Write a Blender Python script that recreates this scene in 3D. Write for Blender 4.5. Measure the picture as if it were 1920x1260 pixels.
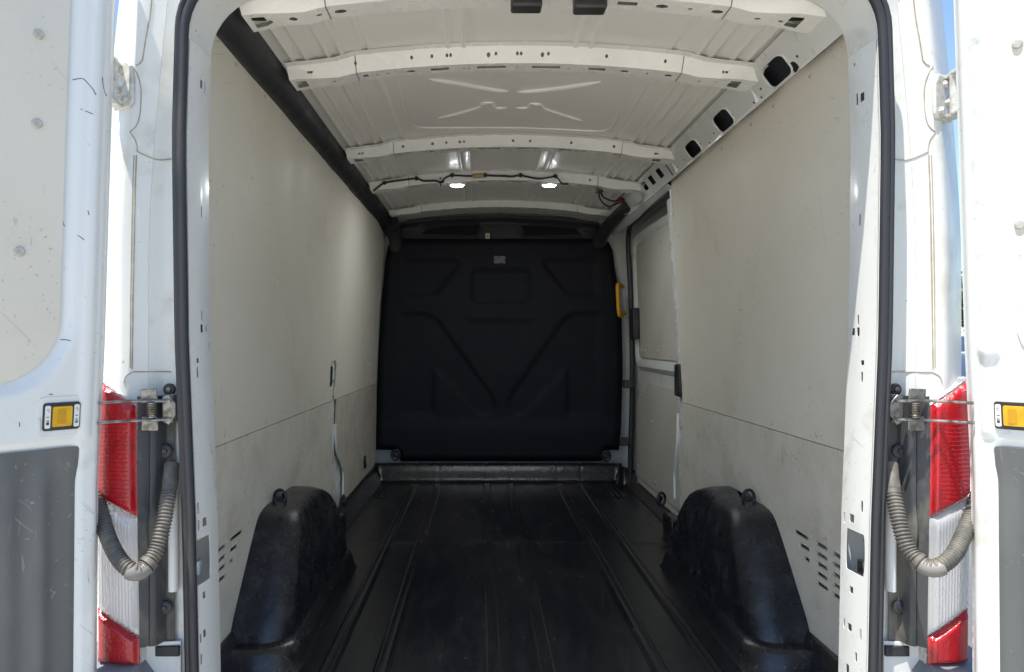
import bpy, bmesh, math, random
from mathutils import Vector
from mathutils.geometry import delaunay_2d_cdt
random.seed(7)
R = math.radians
for o in list(bpy.data.objects): bpy.data.objects.remove(o)
sc = bpy.context.scene
COL = sc.collection

# ------------------------------------------------------------------ camera / light
CAMZ = 1.62
F = 1400.0; U0 = 903.0; V0 = 640.0          # focal length and vanishing point of the load bay, in photo pixels
XC = 0.115                                   # the van's centre line lies this far right of the camera
cam = bpy.data.cameras.new('camera'); camo = bpy.data.objects.new('camera', cam); COL.objects.link(camo)
cam.sensor_width = 36; cam.lens = F / 1920 * 36; cam.shift_x = (960 - U0) / 1920; cam.shift_y = (V0 - 630) / 1920
cam.clip_start = .05; cam.clip_end = 600
camo.location = (0, 0, CAMZ); camo.rotation_euler = (R(90), 0, 0)
sc.camera = camo
SUN_EL, SUN_AZ = 71.0, 46.0                  # elevation; angle to the left of straight behind the camera
to_sun = Vector((-math.cos(R(SUN_EL)) * math.sin(R(SUN_AZ)), -math.cos(R(SUN_EL)) * math.cos(R(SUN_AZ)), math.sin(R(SUN_EL))))
w = bpy.data.worlds.new('World'); sc.world = w; w.use_nodes = True
nt = w.node_tree; bg = nt.nodes['Background']
sky = nt.nodes.new('ShaderNodeTexSky'); sky.sky_type = 'NISHITA'; sky.sun_disc = False
sky.sun_elevation = R(SUN_EL); sky.sun_rotation = math.atan2(to_sun.x, to_sun.y)
sky.air_density = 1.0; sky.dust_density = .2; sky.ozone_density = 3.0
nt.links.new(sky.outputs[0], bg.inputs[0]); bg.inputs[1].default_value = .10
sl = bpy.data.lights.new('sun', 'SUN'); so = bpy.data.objects.new('sun', sl); COL.objects.link(so)
sl.energy = 3.4; sl.angle = R(.5); sl.color = (1, .955, .88)
so.rotation_euler = (-to_sun).to_track_quat('-Z', 'Y').to_euler(); so.location = (-8, -6, 14)
vs = sc.view_settings; vs.view_transform = 'Standard'; vs.look = 'None'; vs.gamma = 1; vs.exposure = 1.36
vs.use_curve_mapping = False
sc.render.engine = 'CYCLES'
sc.cycles.max_bounces = 12; sc.cycles.diffuse_bounces = 8

# ------------------------------------------------------------------ materials
MATS = {}
def mat(name, col, rough=.5, metal=0, col2=None, nscale=4, ramp=(.45, .7), col3=None, n3=40, ramp3=(.66, .72),
        bump=0, bscale=200, rvar=0, coat=0, trans=0, emit=None, stretch=None, spec=.5, mask3=2.5, bdist=.002, scr=None, smudge=None):
    m = bpy.data.materials.new(name); m.use_nodes = True; t = m.node_tree; N = t.nodes; L = t.links
    p = N['Principled BSDF']
    p.inputs['Roughness'].default_value = rough; p.inputs['Metallic'].default_value = metal
    p.inputs['Coat Weight'].default_value = coat; p.inputs['Coat Roughness'].default_value = .12
    p.inputs['Transmission Weight'].default_value = trans; p.inputs['Specular IOR Level'].default_value = spec
    if emit: p.inputs['Emission Color'].default_value = (*emit[:3], 1); p.inputs['Emission Strength'].default_value = emit[3]
    tc = N.new('ShaderNodeTexCoord'); mp = N.new('ShaderNodeMapping'); L.new(tc.outputs['Object'], mp.inputs[0])
    if stretch: mp.inputs['Scale'].default_value = stretch
    def noise(s, det=5, rg=.6):
        n = N.new('ShaderNodeTexNoise'); n.inputs['Scale'].default_value = s; n.inputs['Detail'].default_value = det
        n.inputs['Roughness'].default_value = rg; L.new(mp.outputs[0], n.inputs['Vector']); return n.outputs['Fac']
    def rmp(src, a, b):
        r = N.new('ShaderNodeMapRange'); r.inputs[1].default_value = a; r.inputs[2].default_value = b
        L.new(src, r.inputs[0]); return r.outputs[0]
    def mix(f, a, b):
        x = N.new('ShaderNodeMix'); x.data_type = 'RGBA'; L.new(f, x.inputs[0])
        for i, c in ((6, a), (7, b)):
            if isinstance(c, tuple): x.inputs[i].default_value = (*c, 1)
            else: L.new(c, x.inputs[i])
        return x.outputs[2]
    c = tuple(col); src = None
    if col2:
        f2 = rmp(noise(nscale), *ramp); c = mix(f2, c, tuple(col2)); src = f2
    if col3:
        f3 = rmp(noise(n3, 3), *ramp3)
        mm = N.new('ShaderNodeMath'); mm.operation = 'MULTIPLY'; L.new(f3, mm.inputs[0]); L.new(rmp(noise(mask3, 2), .45, .65), mm.inputs[1])
        c = mix(mm.outputs[0], c, tuple(col3))
    if smudge:
        f4 = rmp(noise(smudge[1], 5, .55), smudge[2], smudge[3]); c = mix(f4, c, tuple(smudge[0]))
    if scr:
        for k, rot in enumerate((.35, -.8, 1.45)):
            m2 = N.new('ShaderNodeMapping'); m2.vector_type = 'TEXTURE'; m2.inputs['Rotation'].default_value = (rot, 0, rot*.6 - .25); m2.inputs['Scale'].default_value = (1/scr[1], 45/scr[1], 1/scr[1])
            L.new(tc.outputs['Object'], m2.inputs[0]); n2 = N.new('ShaderNodeTexNoise'); n2.inputs['Scale'].default_value = 1; n2.inputs['Detail'].default_value = 1
            L.new(m2.outputs[0], n2.inputs['Vector']); q = N.new('ShaderNodeMath'); q.operation = 'MULTIPLY'
            L.new(rmp(n2.outputs['Fac'], scr[2], scr[2] + .03), q.inputs[0]); L.new(rmp(noise(3.1 + k, 2), .50, .62), q.inputs[1])
            q2 = N.new('ShaderNodeMath'); q2.operation = 'MULTIPLY'; q2.inputs[1].default_value = scr[3]; L.new(q.outputs[0], q2.inputs[0])
            c = mix(q2.outputs[0], c, tuple(scr[0]))
    if isinstance(c, tuple): p.inputs['Base Color'].default_value = (*c, 1)
    else: L.new(c, p.inputs['Base Color'])
    if rvar:
        r = N.new('ShaderNodeMapRange'); L.new(noise(nscale * 1.7 + 1, 6), r.inputs[0])
        r.inputs[1].default_value = .3; r.inputs[2].default_value = .7
        r.inputs[3].default_value = max(0, rough - rvar); r.inputs[4].default_value = min(1, rough + rvar)
        L.new(r.outputs[0], p.inputs['Roughness'])
    if bump:
        b = N.new('ShaderNodeBump'); b.inputs['Strength'].default_value = bump; b.inputs['Distance'].default_value = bdist
        L.new(noise(bscale, 3), b.inputs['Height']); L.new(b.outputs[0], p.inputs['Normal'])
    MATS[name] = m; return m
WHITE = mat('white_paint', (.715, .725, .70), .34, smudge=((.50, .47, .41), 7, .60, .80), scr=((.3, .29, .27), 150, .71, .6), col2=(.62, .60, .54), nscale=5, ramp=(.58, .86), col3=(.16, .15, .14), n3=75, ramp3=(.70, .75), coat=.35, mask3=6, rvar=.1)
WHITED = mat('grimy_white_paint', (.70, .70, .66), .4, col2=(.50, .46, .38), nscale=9, ramp=(.55, .85), col3=(.25, .2, .15), n3=60, ramp3=(.68, .75), coat=.25, rvar=.1)
ROOFW = mat('interior_primer_white', (.84, .83, .785), .38, col2=(.80, .79, .735), nscale=2, ramp=(.3, .9), col3=(.3, .28, .22), n3=50, ramp3=(.72, .78), coat=.2, rvar=.08)
BOWW = mat('glossy_bow_white', (.86, .86, .82), .28, col2=(.78, .775, .73), nscale=6, ramp=(.45, .8), coat=.4, rvar=.1, bump=.25, bscale=25, bdist=.004)
LINING = mat('grey_plywood_lining', (.72, .68, .585), .6, scr=((.36, .33, .28), 130, .72, .4), smudge=((.58, .53, .43), 3.0, .62, .85), col2=(.65, .61, .51), nscale=1.6, ramp=(.35, .75), col3=(.20, .17, .13), n3=55, ramp3=(.66, .74), bump=.25, bscale=140, rvar=.12, mask3=2.2, bdist=.0015)
LINLOW = mat('scuffed_plywood_lining', (.68, .64, .55), .6, scr=((.36, .33, .28), 120, .68, .6), smudge=((.46, .42, .34), 6.0, .58, .85), col2=(.57, .53, .44), nscale=7, ramp=(.4, .8), col3=(.17, .14, .11), n3=70, ramp3=(.62, .72), bump=.35, bscale=120, rvar=.12, mask3=3, bdist=.0015)
LINFRONT = mat('dirty_front_lining', (.57, .53, .45), .6, col2=(.44, .40, .33), nscale=8, ramp=(.4, .8), col3=(.14, .12, .1), n3=70, ramp3=(.60, .70), bump=.35, bscale=120, bdist=.0015)
FLOOR = mat('black_rubber_liner', (.009, .010, .0135), .22, spec=.6, stretch=(1, .22, 1), scr=((.15, .14, .13), 110, .69, .5), smudge=((.034, .032, .031), 2.4, .46, .75), col2=(.026, .025, .025), nscale=14, ramp=(.45, .8), col3=(.12, .11, .10), n3=120, ramp3=(.66, .74), bump=.4, bscale=330, rvar=.06, mask3=6)
ARCH = mat('black_plastic_arch', (.010, .011, .015), .29, scr=((.16, .16, .16), 150, .69, .5), col2=(.05, .052, .055), nscale=14, ramp=(.5, .8), col3=(.13, .13, .12), n3=150, ramp3=(.66, .75), bump=.5, bscale=260, rvar=.07, mask3=7)
BULK = mat('black_bulkhead_plastic', (.010, .011, .016), .6, spec=.14, col2=(.014, .0135, .016), nscale=6, bump=.3, bscale=300, col3=(.06, .055, .05), n3=35, ramp3=(.72, .76))
RUBBER = mat('black_rubber_seal', (.025, .026, .03), .5, col2=(.09, .085, .075), nscale=20, ramp=(.55, .9), rvar=.15, stretch=(1, 1, .15))
DUCT = mat('charcoal_foam_cover', (.03, .031, .035), .48, col2=(.05, .05, .052), nscale=8, rvar=.1, bump=.3, bscale=90)
BLACKP = mat('black_plastic', (.02, .02, .023), .45, rvar=.1, nscale=8, col2=(.05, .048, .045))
DARKTRIM = mat('grimy_dark_trim', (.045, .047, .05), .5, col2=(.22, .20, .15), nscale=13, ramp=(.5, .8), col3=(.015, .015, .015), n3=60, rvar=.2, bump=.3, bscale=80, stretch=(1, 1, .5))
DOORGREY = mat('grey_door_plastic', (.105, .112, .11), .5, scr=((.42, .40, .37), 110, .71, .4), col2=(.17, .17, .16), nscale=5, ramp=(.45, .8), col3=(.42, .40, .36), n3=45, ramp3=(.68, .74), rvar=.15, stretch=(1, 1, .4), mask3=4)
METAL = mat('worn_steel', (.30, .30, .285), .38, 1, col2=(.11, .085, .06), nscale=45, ramp=(.42, .68), rvar=.15)
DMETAL = mat('dark_steel', (.05, .05, .055), .4, .6, rvar=.1, nscale=40)
RED = mat('red_lens_plastic', (.42, .003, .009), .14, col2=(.30, .002, .007), nscale=30, coat=.6, bump=.5, bscale=160, bdist=.004)
CLEAR = mat('clear_lens_plastic', (.93, .93, .92), .07, trans=.7, coat=.6)
SILVER = mat('lamp_reflector', (.80, .78, .77), .18, .9, col2=(.75, .55, .52), nscale=22, ramp=(.55, .75), bump=1, bscale=120, bdist=.01)
CONDUIT = mat('dusty_grey_conduit', (.085, .08, .07), .62, col2=(.19, .17, .135), nscale=30, ramp=(.4, .75))
YELLOW = mat('yellow_plastic', (.72, .40, .008), .4, col2=(.6, .3, .005), nscale=30)
YELLOW2 = mat('amber_plastic_handle', (.70, .36, .01), .4)
STICKER = mat('white_sticker', (.75, .75, .73), .5)
INK = mat('black_ink', (.03, .03, .035), .6)
INKR = mat('red_ink', (.35, .02, .04), .6)
INKG = mat('green_ink', (.03, .22, .16), .6)
SEALANT = mat('brown_sealant', (.36, .29, .20), .7, col2=(.5, .46, .38), nscale=30)
BOLT = mat('painted_bolt', (.62, .62, .58), .4, col2=(.4, .36, .3), nscale=60)
RIVET = mat('lining_rivet', (.50, .48, .42), .3, col2=(.36, .33, .28), nscale=90)  # darker than the boards, standing in for the shading on each head
BEIGE = mat('beige_plastic', (.6, .5, .38), .5)
BLUE = mat('blue_clip_plastic', (.02, .28, .6), .4)
TAPE = mat('tan_cloth_tape', (.42, .30, .14), .6)
LED = mat('led_glow', (.9, .9, .9), .3, emit=(.92, .96, 1, 14))
BUMPER = mat('grey_bumper_plastic', (.16, .165, .175), .55, col2=(.26, .25, .24), nscale=12, rvar=.1, bump=.3, bscale=220)
TYRE = mat('tyre_rubber', (.02, .02, .02), .8)
ALLOY = mat('alloy_rim', (.5, .5, .52), .3, .9)
CABLE = mat('black_cable', (.012, .012, .013), .5)
GREYTRIM = mat('dark_grey_header_strip', (.10, .092, .09), .6)

# ------------------------------------------------------------------ mesh helpers; frame: x from van centre, y from camera, z from camera height
ORG = {}
def W(p): return Vector((p[0] + XC, p[1], p[2] + CAMZ))
def px(u, v, y): return ((u - U0) / F * y - XC, y, (V0 - v) / F * y)
def xat(u, y): return (u - U0) / F * y - XC
def zat(v, y): return (V0 - v) / F * y
def yat(u, x): return (x + XC) * F / (u - U0)
def link(name, me, mats, parent, loc):
    o = bpy.data.objects.new(name, me); COL.objects.link(o)
    for m in (mats if isinstance(mats, (list, tuple)) else [mats]): me.materials.append(m)
    place(o, parent, loc); return o
def place(o, parent, loc):
    ORG[o.name] = Vector(loc)
    if parent: o.parent = parent; o.location = Vector(loc) - ORG[parent.name]
    else: o.location = loc
def mk(name, verts, faces, m, parent=None, smooth=40, bev=0, solid=0, off=-1, world=False, fmat=None, sub=0, bseg=2):
    vv = [Vector(v) if world else W(v) for v in verts]
    lo = Vector([min(v[i] for v in vv) for i in range(3)]); hi = Vector([max(v[i] for v in vv) for i in range(3)])
    c = (lo + hi) / 2
    me = bpy.data.meshes.new(name); me.from_pydata([v - c for v in vv], [], faces); me.validate()
    b = bmesh.new(); b.from_mesh(me); bmesh.ops.remove_doubles(b, verts=b.verts, dist=1e-5)
    if solid:
        bmesh.ops.recalc_face_normals(b, faces=b.faces) if off == 0 else None
        b.normal_update(); b.verts.ensure_lookup_table(); b.verts.index_update()
        nv = len(b.verts); N_ = [v.normal.copy() for v in b.verts]; P_ = [v.co.copy() for v in b.verts]
        fs_ = [[v.index for v in f_.verts] for f_ in b.faces]; be = [(l.vert.index, l.link_loop_next.vert.index) for e in b.edges if e.is_boundary for l in e.link_loops]
        a0, a1 = (0, off*solid) if off else (-solid/2, solid/2)
        V_ = [p + q*a0 for p, q in zip(P_, N_)] + [p + q*a1 for p, q in zip(P_, N_)]
        F_ = fs_ + [[i + nv for i in reversed(f_)] for f_ in fs_] + [[j, i, i + nv, j + nv] for i, j in be]
        b.free(); bpy.data.meshes.remove(me); me = bpy.data.meshes.new(name); me.from_pydata(V_, [], F_); b = bmesh.new(); b.from_mesh(me)
    bmesh.ops.recalc_face_normals(b, faces=b.faces)
    b.to_mesh(me); b.free()
    if fmat: 
        for p, k in zip(me.polygons, fmat): p.material_index = k
    me.shade_smooth(); me.set_sharp_from_angle(angle=R(smooth))
    o = link(name, me, m, parent, c)
    if bev:
        md = o.modifiers.new('b', 'BEVEL'); md.width = bev; md.segments = bseg; md.limit_method = 'ANGLE'; md.angle_limit = R(35)
    if sub: md = o.modifiers.new('u', 'SUBSURF'); md.levels = sub; md.render_levels = sub
    return o
def dup(o, parent, loc, rot=None, scale=None):
    c = o.copy(); COL.objects.link(c); ORG[c.name] = Vector(loc); c.parent = parent
    c.location = Vector(loc) - (ORG[parent.name] if parent else Vector())
    if rot: c.rotation_euler = rot
    if scale: c.scale = scale
    return c
class MB:
    def __init__(s): s.v = []; s.f = []
    def add(s, vs, fs):
        n = len(s.v); s.v += [tuple(v) for v in vs]; s.f += [tuple(i + n for i in f) for f in fs]; return s
    def box(s, a, b):
        x0, y0, z0 = a; x1, y1, z1 = b
        return s.add([(x0,y0,z0),(x1,y0,z0),(x1,y1,z0),(x0,y1,z0),(x0,y0,z1),(x1,y0,z1),(x1,y1,z1),(x0,y1,z1)],
                     [(0,3,2,1),(4,5,6,7),(0,1,5,4),(1,2,6,5),(2,3,7,6),(3,0,4,7)])
    def obox(s, c, ex, ey, ez):
        c = Vector(c); ex, ey, ez = Vector(ex), Vector(ey), Vector(ez)
        return s.add([c + i*ex + j*ey + k*ez for k in (-1,1) for (i, j) in ((-1,-1),(1,-1),(1,1),(-1,1))],
                     [(0,3,2,1),(4,5,6,7),(0,1,5,4),(1,2,6,5),(2,3,7,6),(3,0,4,7)])
    def grid(s, rows, close=False):
        n = len(rows[0]); vs = [p for r in rows for p in r]; fs = []
        for i in range(len(rows) - 1):
            for j in range(n if close else n - 1):
                k = (j + 1) % n; fs.append((i*n+j, i*n+k, (i+1)*n+k, (i+1)*n+j))
        return s.add(vs, fs)
    def tube(s, pts, r, seg=8, cap=True):
        pts = [Vector(p) for p in pts]; n = len(pts); rows = []
        t0 = (pts[1] - pts[0]).normalized(); up = Vector((0, 0, 1)) if abs(t0.z) < .9 else Vector((1, 0, 0))
        nr = t0.cross(up).normalized()
        for i, p in enumerate(pts):
            t = (pts[min(i+1, n-1)] - pts[max(i-1, 0)]).normalized(); nr = (nr - t * nr.dot(t)).normalized(); bi = t.cross(nr)
            rr = r[i] if isinstance(r, (list, tuple)) else r
            rows.append([p + nr * (rr * math.cos(a)) + bi * (rr * math.sin(a)) for a in [2*math.pi*k/seg for k in range(seg)]])
        b0 = len(s.v); s.grid(rows, True)
        if cap: s.f.append(tuple(b0 + k for k in range(seg))); s.f.append(tuple(b0 + (n-1)*seg + k for k in range(seg)))
        return s
    def disc(s, c, n, r, h, seg=12, dome=0):       # a low cylinder standing on c along n
        n = Vector(n).normalized(); up = Vector((0, 0, 1)) if abs(n.z) < .9 else Vector((1, 0, 0)); a = n.cross(up).normalized(); b = n.cross(a); c = Vector(c)
        rows = [[c + (a*math.cos(t) + b*math.sin(t))*rr + n*hh for t in [2*math.pi*k/seg for k in range(seg)]] for rr, hh in ((r, 0), (r, h*.6), (r*.8, h), (r*.3, h + dome))]
        b0 = len(s.v); s.grid(rows, True); s.f.append(tuple(b0 + 3*seg + k for k in range(seg))); s.f.append(tuple(b0 + k for k in range(seg))); return s
    def prism(s, poly, f0, f1):                    # closed polygon between two mappings
        n = len(poly); b = len(s.v); s.v += [tuple(f0(p)) for p in poly] + [tuple(f1(p)) for p in poly]
        s.f += [tuple(b + i for i in range(n)), tuple(b + n + i for i in reversed(range(n)))] + [(b+i, b+(i+1)%n, b+n+(i+1)%n, b+n+i) for i in range(n)]
        return s
    def build(s, name, m, parent=None, **k): return mk(name, s.v, s.f, m, parent, **k)
def spline(pts, n=8):
    P = [Vector(p) for p in pts]; P = [2*P[0]-P[1]] + P + [2*P[-1]-P[-2]]; out = []
    for i in range(1, len(P) - 2):
        a, b, c, d = P[i-1:i+3]
        for k in range(n):
            t = k / n; out.append(.5*((2*b) + (c-a)*t + (2*a-5*b+4*c-d)*t*t + (3*b-a-3*c+d)*t**3))
    return out + [P[-2]]
def rrect(cx, cy, w, h, r, n=4, skew=0):
    out = []; r = min(r, w/2 - 1e-4, h/2 - 1e-4)
    for (sx, sy, a0) in ((1, 1, 0), (-1, 1, 90), (-1, -1, 180), (1, -1, 270)):
        for k in range(n + 1):
            a = R(a0 + 90*k/n); out.append((cx + sx*(w/2-r) + r*math.cos(a) + skew*(sy*(h/2-r) + r*math.sin(a)), cy + sy*(h/2-r) + r*math.sin(a)))
    return out
def ell(cx, cy, a, b, n=12): return [(cx + a*math.cos(2*math.pi*k/n), cy + b*math.sin(2*math.pi*k/n)) for k in range(n)]
def inpoly(p, poly):
    x, y = p; c = False; j = len(poly) - 1
    for i in range(len(poly)):
        xi, yi = poly[i]; xj, yj = poly[j]
        if (yi > y) != (yj > y) and x < (xj - xi)*(y - yi)/(yj - yi) + xi: c = not c
        j = i
    return c
def interp(tab, x):
    if x <= tab[0][0]: return tab[0][1]
    for (a, b), (c, d) in zip(tab, tab[1:]):
        if x <= c: return b + (d - b)*(x - a)/(c - a)
    return tab[-1][1]
def sst(a, b, x):
    t = max(0, min(1, (x - a)/(b - a))); return t*t*(3 - 2*t)
def sheet(name, outline, holes, f, m, parent, du=.05, dv=.05, lines=(), solid=.003, off=-1, **k):
    """A sheet of metal or board with real openings: outline and holes in its own plane, f bends it into place."""
    V2, E = [], []
    def loop(poly, mx):
        n0 = len(V2); pts = []
        for a, b in zip(poly, poly[1:] + poly[:1]):
            q = max(1, int(max(abs(a[0]-b[0])/du, abs(a[1]-b[1])/dv) / 1.0)) if mx else 1
            pts += [(a[0] + (b[0]-a[0])*i/q, a[1] + (b[1]-a[1])*i/q) for i in range(q)]
        V2.extend(Vector(p) for p in pts); n = len(pts); E.extend((n0+i, n0+(i+1) % n) for i in range(n)); return pts
    loop(outline, True)
    for h in holes: loop(h, False)
    xs = [p[0] for p in outline]; ys = [p[1] for p in outline]
    bbs = [(min(p[0] for p in h)-du*.2, max(p[0] for p in h)+du*.2, min(p[1] for p in h)-dv*.2, max(p[1] for p in h)+dv*.2) for h in holes]
    def free(p): return not any(b[0] < p[0] < b[1] and b[2] < p[1] < b[3] for b in bbs)
    for l in lines:
        x = min(xs); pr = None; nn = int((max(xs)-min(xs))/du)
        for i in range(nn + 1):
            V2.append(Vector((min(xs) + (max(xs)-min(xs))*i/nn, l)))
            if pr is not None: E.append((pr, len(V2)-1))
            pr = len(V2) - 1
    x = min(xs) + du
    while x < max(xs) - du*.4:
        y = min(ys) + dv
        while y < max(ys) - dv*.4:
            if inpoly((x, y), outline) and free((x, y)): V2.append(Vector((x, y)))
            y += dv
        x += du
    vo, eo, fo, *_ = delaunay_2d_cdt(V2, E, [], 0, 1e-6)
    fs = []
    for t in fo:
        c = sum((vo[i] for i in t), Vector((0, 0)))/3
        if inpoly(c, outline) and not any(inpoly(c, h) for h in holes): fs.append(tuple(t))
    used = sorted({i for t in fs for i in t}); mp = {u: i for i, u in enumerate(used)}
    return mk(name, [f(vo[i][0], vo[i][1]) for i in used], [tuple(mp[i] for i in t) for t in fs], m, parent, solid=solid, off=off, **k)
def empty(name, loc, label, cat, group=None):
    o = bpy.data.objects.new(name, None); COL.objects.link(o); o.location = loc; o.empty_display_size = .2
    ORG[o.name] = Vector(loc); o['label'] = label; o['category'] = cat
    if group: o['group'] = group
    return o

# ------------------------------------------------------------------ ground
GZ = -CAMZ
def ground_sheet(name, x0, x1, y0, y1, z, m, n=1):
    o = mk(name, [(x0,y0,z),(x1,y0,z),(x1,y1,z),(x0,y1,z)], [(0,1,2,3)], m, world=True); o['kind'] = 'structure'; return o
ASPH = mat('asphalt', (.12, .12, .12), .9, col2=(.17, .168, .16), nscale=.8, ramp=(.35, .7), col3=(.2, .2, .19), n3=90, ramp3=(.55, .65), bump=.8, bscale=120, bdist=.006, mask3=30)
CONC = mat('pale_concrete', (.52, .475, .40), .85, col2=(.44, .40, .33), nscale=1.3, bump=.4, bscale=60)
ground_sheet('ground', -220, 220, -220, 220, 0, ASPH)
ground_sheet('concrete_pavement', -30, 30, 6.3, 13.5, .004, CONC)
ground_sheet('concrete_apron', -30, 1.42, -40, 6.295, .004, CONC)

# ------------------------------------------------------------------ the van
van = empty('cargo_van', (XC, 1.75, 0), 'white panel van with its rear doors open on the empty load bay', 'van')
WALL = [(-.97, .866), (-.3, .857), (.15, .838), (.5, .815), (.72, .797), (.80, .785)]
def wx(z): return interp(WALL, z)
def tumble(z): return -.046 * ((z - .2)/.6)**1.4 if z > .2 else 0
def zroof(x): return .902 - .062*(x/.72)**2

# outer shell of the body and cab
prof = [(.93, -1.28), (.985, -1.1), (1.01, -.6), (1.012, 0), (.985, .4), (.945, .8), (.90, .95), (.80, 1.02), (.45, 1.05), (0, 1.06)]
prof = prof + [(-x, z) for x, z in reversed(prof[:-1])]
rows = []
for y, top, wd in ((1.758, 1.06, 1), (3, 1.06, 1), (5.4, 1.06, 1), (5.75, .98, 1), (6.25, .45, .985), (6.75, -.05, .97), (7.2, -.28, .95), (7.45, -.5, .90), (7.5, -.95, .86)):
    rows.append([(x*wd, y, z if z < -.9 else -.9 + (z + .9)*(top + .9)/1.96) for x, z in prof])
mb = MB().grid(rows); n0 = (len(rows)-1)*len(prof); mb.f.append(tuple(n0 + i for i in range(len(prof))))
mb.build('outer_body', WHITE, van, solid=.004, off=1)
MB().box((-.93, 1.78, -1.2), (.93, 7.3, -1.06)).build('underbody', BLACKP, van)
def wheel_mesh(r=.345, wd=.22):
    pr = [(.55*r, -.5*wd), (.62*r, -.5*wd), (.9*r, -.5*wd), (.985*r, -.38*wd), (r, -.2*wd), (r, .2*wd), (.985*r, .38*wd), (.9*r, .5*wd), (.62*r, .5*wd), (.55*r, .5*wd)]
    return [[(b, a*math.cos(t), a*math.sin(t)) for a, b in pr] for t in [2*math.pi*k/32 for k in range(33)]]
def wheel(parent, cx, cy, cz, r=.345, wd=.22, side=1, ax=0, world=True):
    c = Vector((cx, cy, cz))
    def T(p): return c + (Vector(p) if ax == 0 else Vector((p[1], p[0], p[2])))
    t = MB().grid([[T(p) for p in row] for row in wheel_mesh(r, wd)]).build('wheel', TYRE, parent, world=True)
    m = MB(); so_ = side*wd*.36
    rows = [[T((so_ + side*dz, a*math.cos(q), a*math.sin(q))) for q in [2*math.pi*k/32 for k in range(33)]] for a, dz in ((.62*r, .03), (.6*r, .0), (.57*r, -.05), (.2*r, -.06))]
    m.grid(rows)
    for k in range(7):
        q = 2*math.pi*k/7; d = Vector((0, math.cos(q), math.sin(q))); e = Vector((0, -math.sin(q), math.cos(q)))
        pts = [Vector((so_ + side*.012, 0, 0)) + d*a + e*b for a, b in ((.1*r, -.07*r), (.6*r, -.045*r), (.6*r, .045*r), (.1*r, .07*r))]
        m.prism(pts, lambda p: T(p), lambda p: T(p - Vector((side*.03, 0, 0))))
    m.disc(T((so_ - side*.02, 0, 0)), (side, 0, 0) if ax == 0 else (0, side, 0), .2*r, .035, 16)
    m.build('rim', ALLOY, t, world=True)
for sx in (-1, 1):
    for y in (2.75, 6.35): wheel(van, XC + sx*.86, y, .345, side=sx)

# rear frame: jamb, seal, channel, corner pillars
def upath(wf, T, Rr, y, zb=-1.02, ns=24, nc=10, ntop=12):
    out = []; zc = T - Rr; wc = wf(zc)
    for i in range(ns): z = zb + (zc - zb)*i/ns; out.append((wf(z), y, z))
    for i in range(nc + 1): a = R(90*i/nc); out.append((wc - Rr + Rr*math.cos(a), y, zc + Rr*math.sin(a)))
    for i in range(1, ntop): out.append(((wc - Rr)*(1 - 2*i/ntop), y, T))
    return out + [(-x, yy, z) for x, yy, z in reversed(out[:ns + nc + 1])]
JT = [(-1.0, -.028), (-.4, -.016), (0, 0), (.45, .006), (.8, -.004)]
def jw(base): return lambda z: base + interp(JT, z)
def ow(base): return lambda z: base + tumble(z) + (-.012*sst(-.2, -1.0, z))
# jamb faces, with their punched slots (flat parameter: a = across 0..1, b = height), one per side up to the corner
r0 = (jw(.766), .828, .15); r1 = (jw(.772), .838, .16)
ZT = .66
def jamb_holes(s):
    H = []
    def slot(u, v, wpx, hpx, rd=.3):
        y = 1.735; z = zat(v, y); x = s*(.769 + interp(JT, z)); y = yat(u, x); z = zat(v, y)
        a = (1.79 - y)/.115; H.append(rrect(max(.07, min(.93, a)), z, wpx/45, hpx/F*y, rd))
    if s > 0:
        L = [(1605,93,7,14),(1607,121,3,6),(1621,182,7,16),(1612,186,4,22),(1617,412,3,22),(1614,600,3,20),(1605,622,6,13),(1614,622,5,16),(1621,680,5,9),(1620,707,3,20),
             (1618,950,3,22),(1602,972,8,16),(1588,970,3,20),(1606,1035,30,78),(1601,1106,6,13),(1588,1168,3,18),(1598,1176,7,14),(1615,1190,3,22),(1608,1232,3,18),(1594,1255,6,20)]
    else:
        L = [(387,66,5,14),(386,93,4,5),(373,158,5,16),(379,165,3,22),(373,397,3,22),(374,592,3,20),(374,616,6,15),(382,616,4,13),(368,676,4,9),(368,698,3,20),
             (368,955,3,22),(381,978,8,16),(368,988,3,20),(379,1050,28,84),(381,1115,5,13),(369,1205,3,16),(382,1187,5,14),(374,1240,3,20)]
    for q in L: slot(*q)
    return H
# real corner ring (above the slotted faces)
rings = [upath(r0[0], r0[1], r0[2], 1.79), upath(r1[0], r1[1], r1[2], 1.675)]
keep = [i for i, p in enumerate(rings[0]) if p[2] >= ZT - .04]
def ringpt(ri, z, s):
    return s*ri(z)
for s in (1, -1):
    def jf(a, z, s=s):
        x0 = r0[0](z); x1 = r1[0](z); x = x0 + (x1 - x0)*a
        bulge = .004*math.sin(a*math.pi)
        return (s*(x - bulge), 1.79 - .115*a, z)
    zc = r0[1] - r0[2]
    o = sheet('door_jamb', [(0, -1.02), (1, -1.02), (1, zc), (0, zc)], [h for h in jamb_holes(s)], jf, WHITE, van, du=.16, dv=.05, solid=.002, off=(1 if s > 0 else -1))
    # light striker / catch tab inside the big slot
    zz = zat(1062, 1.74); x = s*(.79 + interp(JT, zz))
    MB().box((min(x, x+s*.012), 1.735, zz-.02), (max(x, x+s*.012), 1.765, zz+.012)).build('striker_tab', METAL if s > 0 else WHITE, o, bev=.003)
    for zz_, dz_ in ((zc - .004, -.012), (zat(1150, 1.74), .02)):
        MB().tube([jf(a_, zz_ + dz_*math.sin(a_*2.2), s) for a_ in (0, .2, .4, .6, .8, 1)], .0011, 5).build('jamb_joint', DARKTRIM, o)
n = len(rings[0]); i0 = 24; i1 = n - 25
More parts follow.
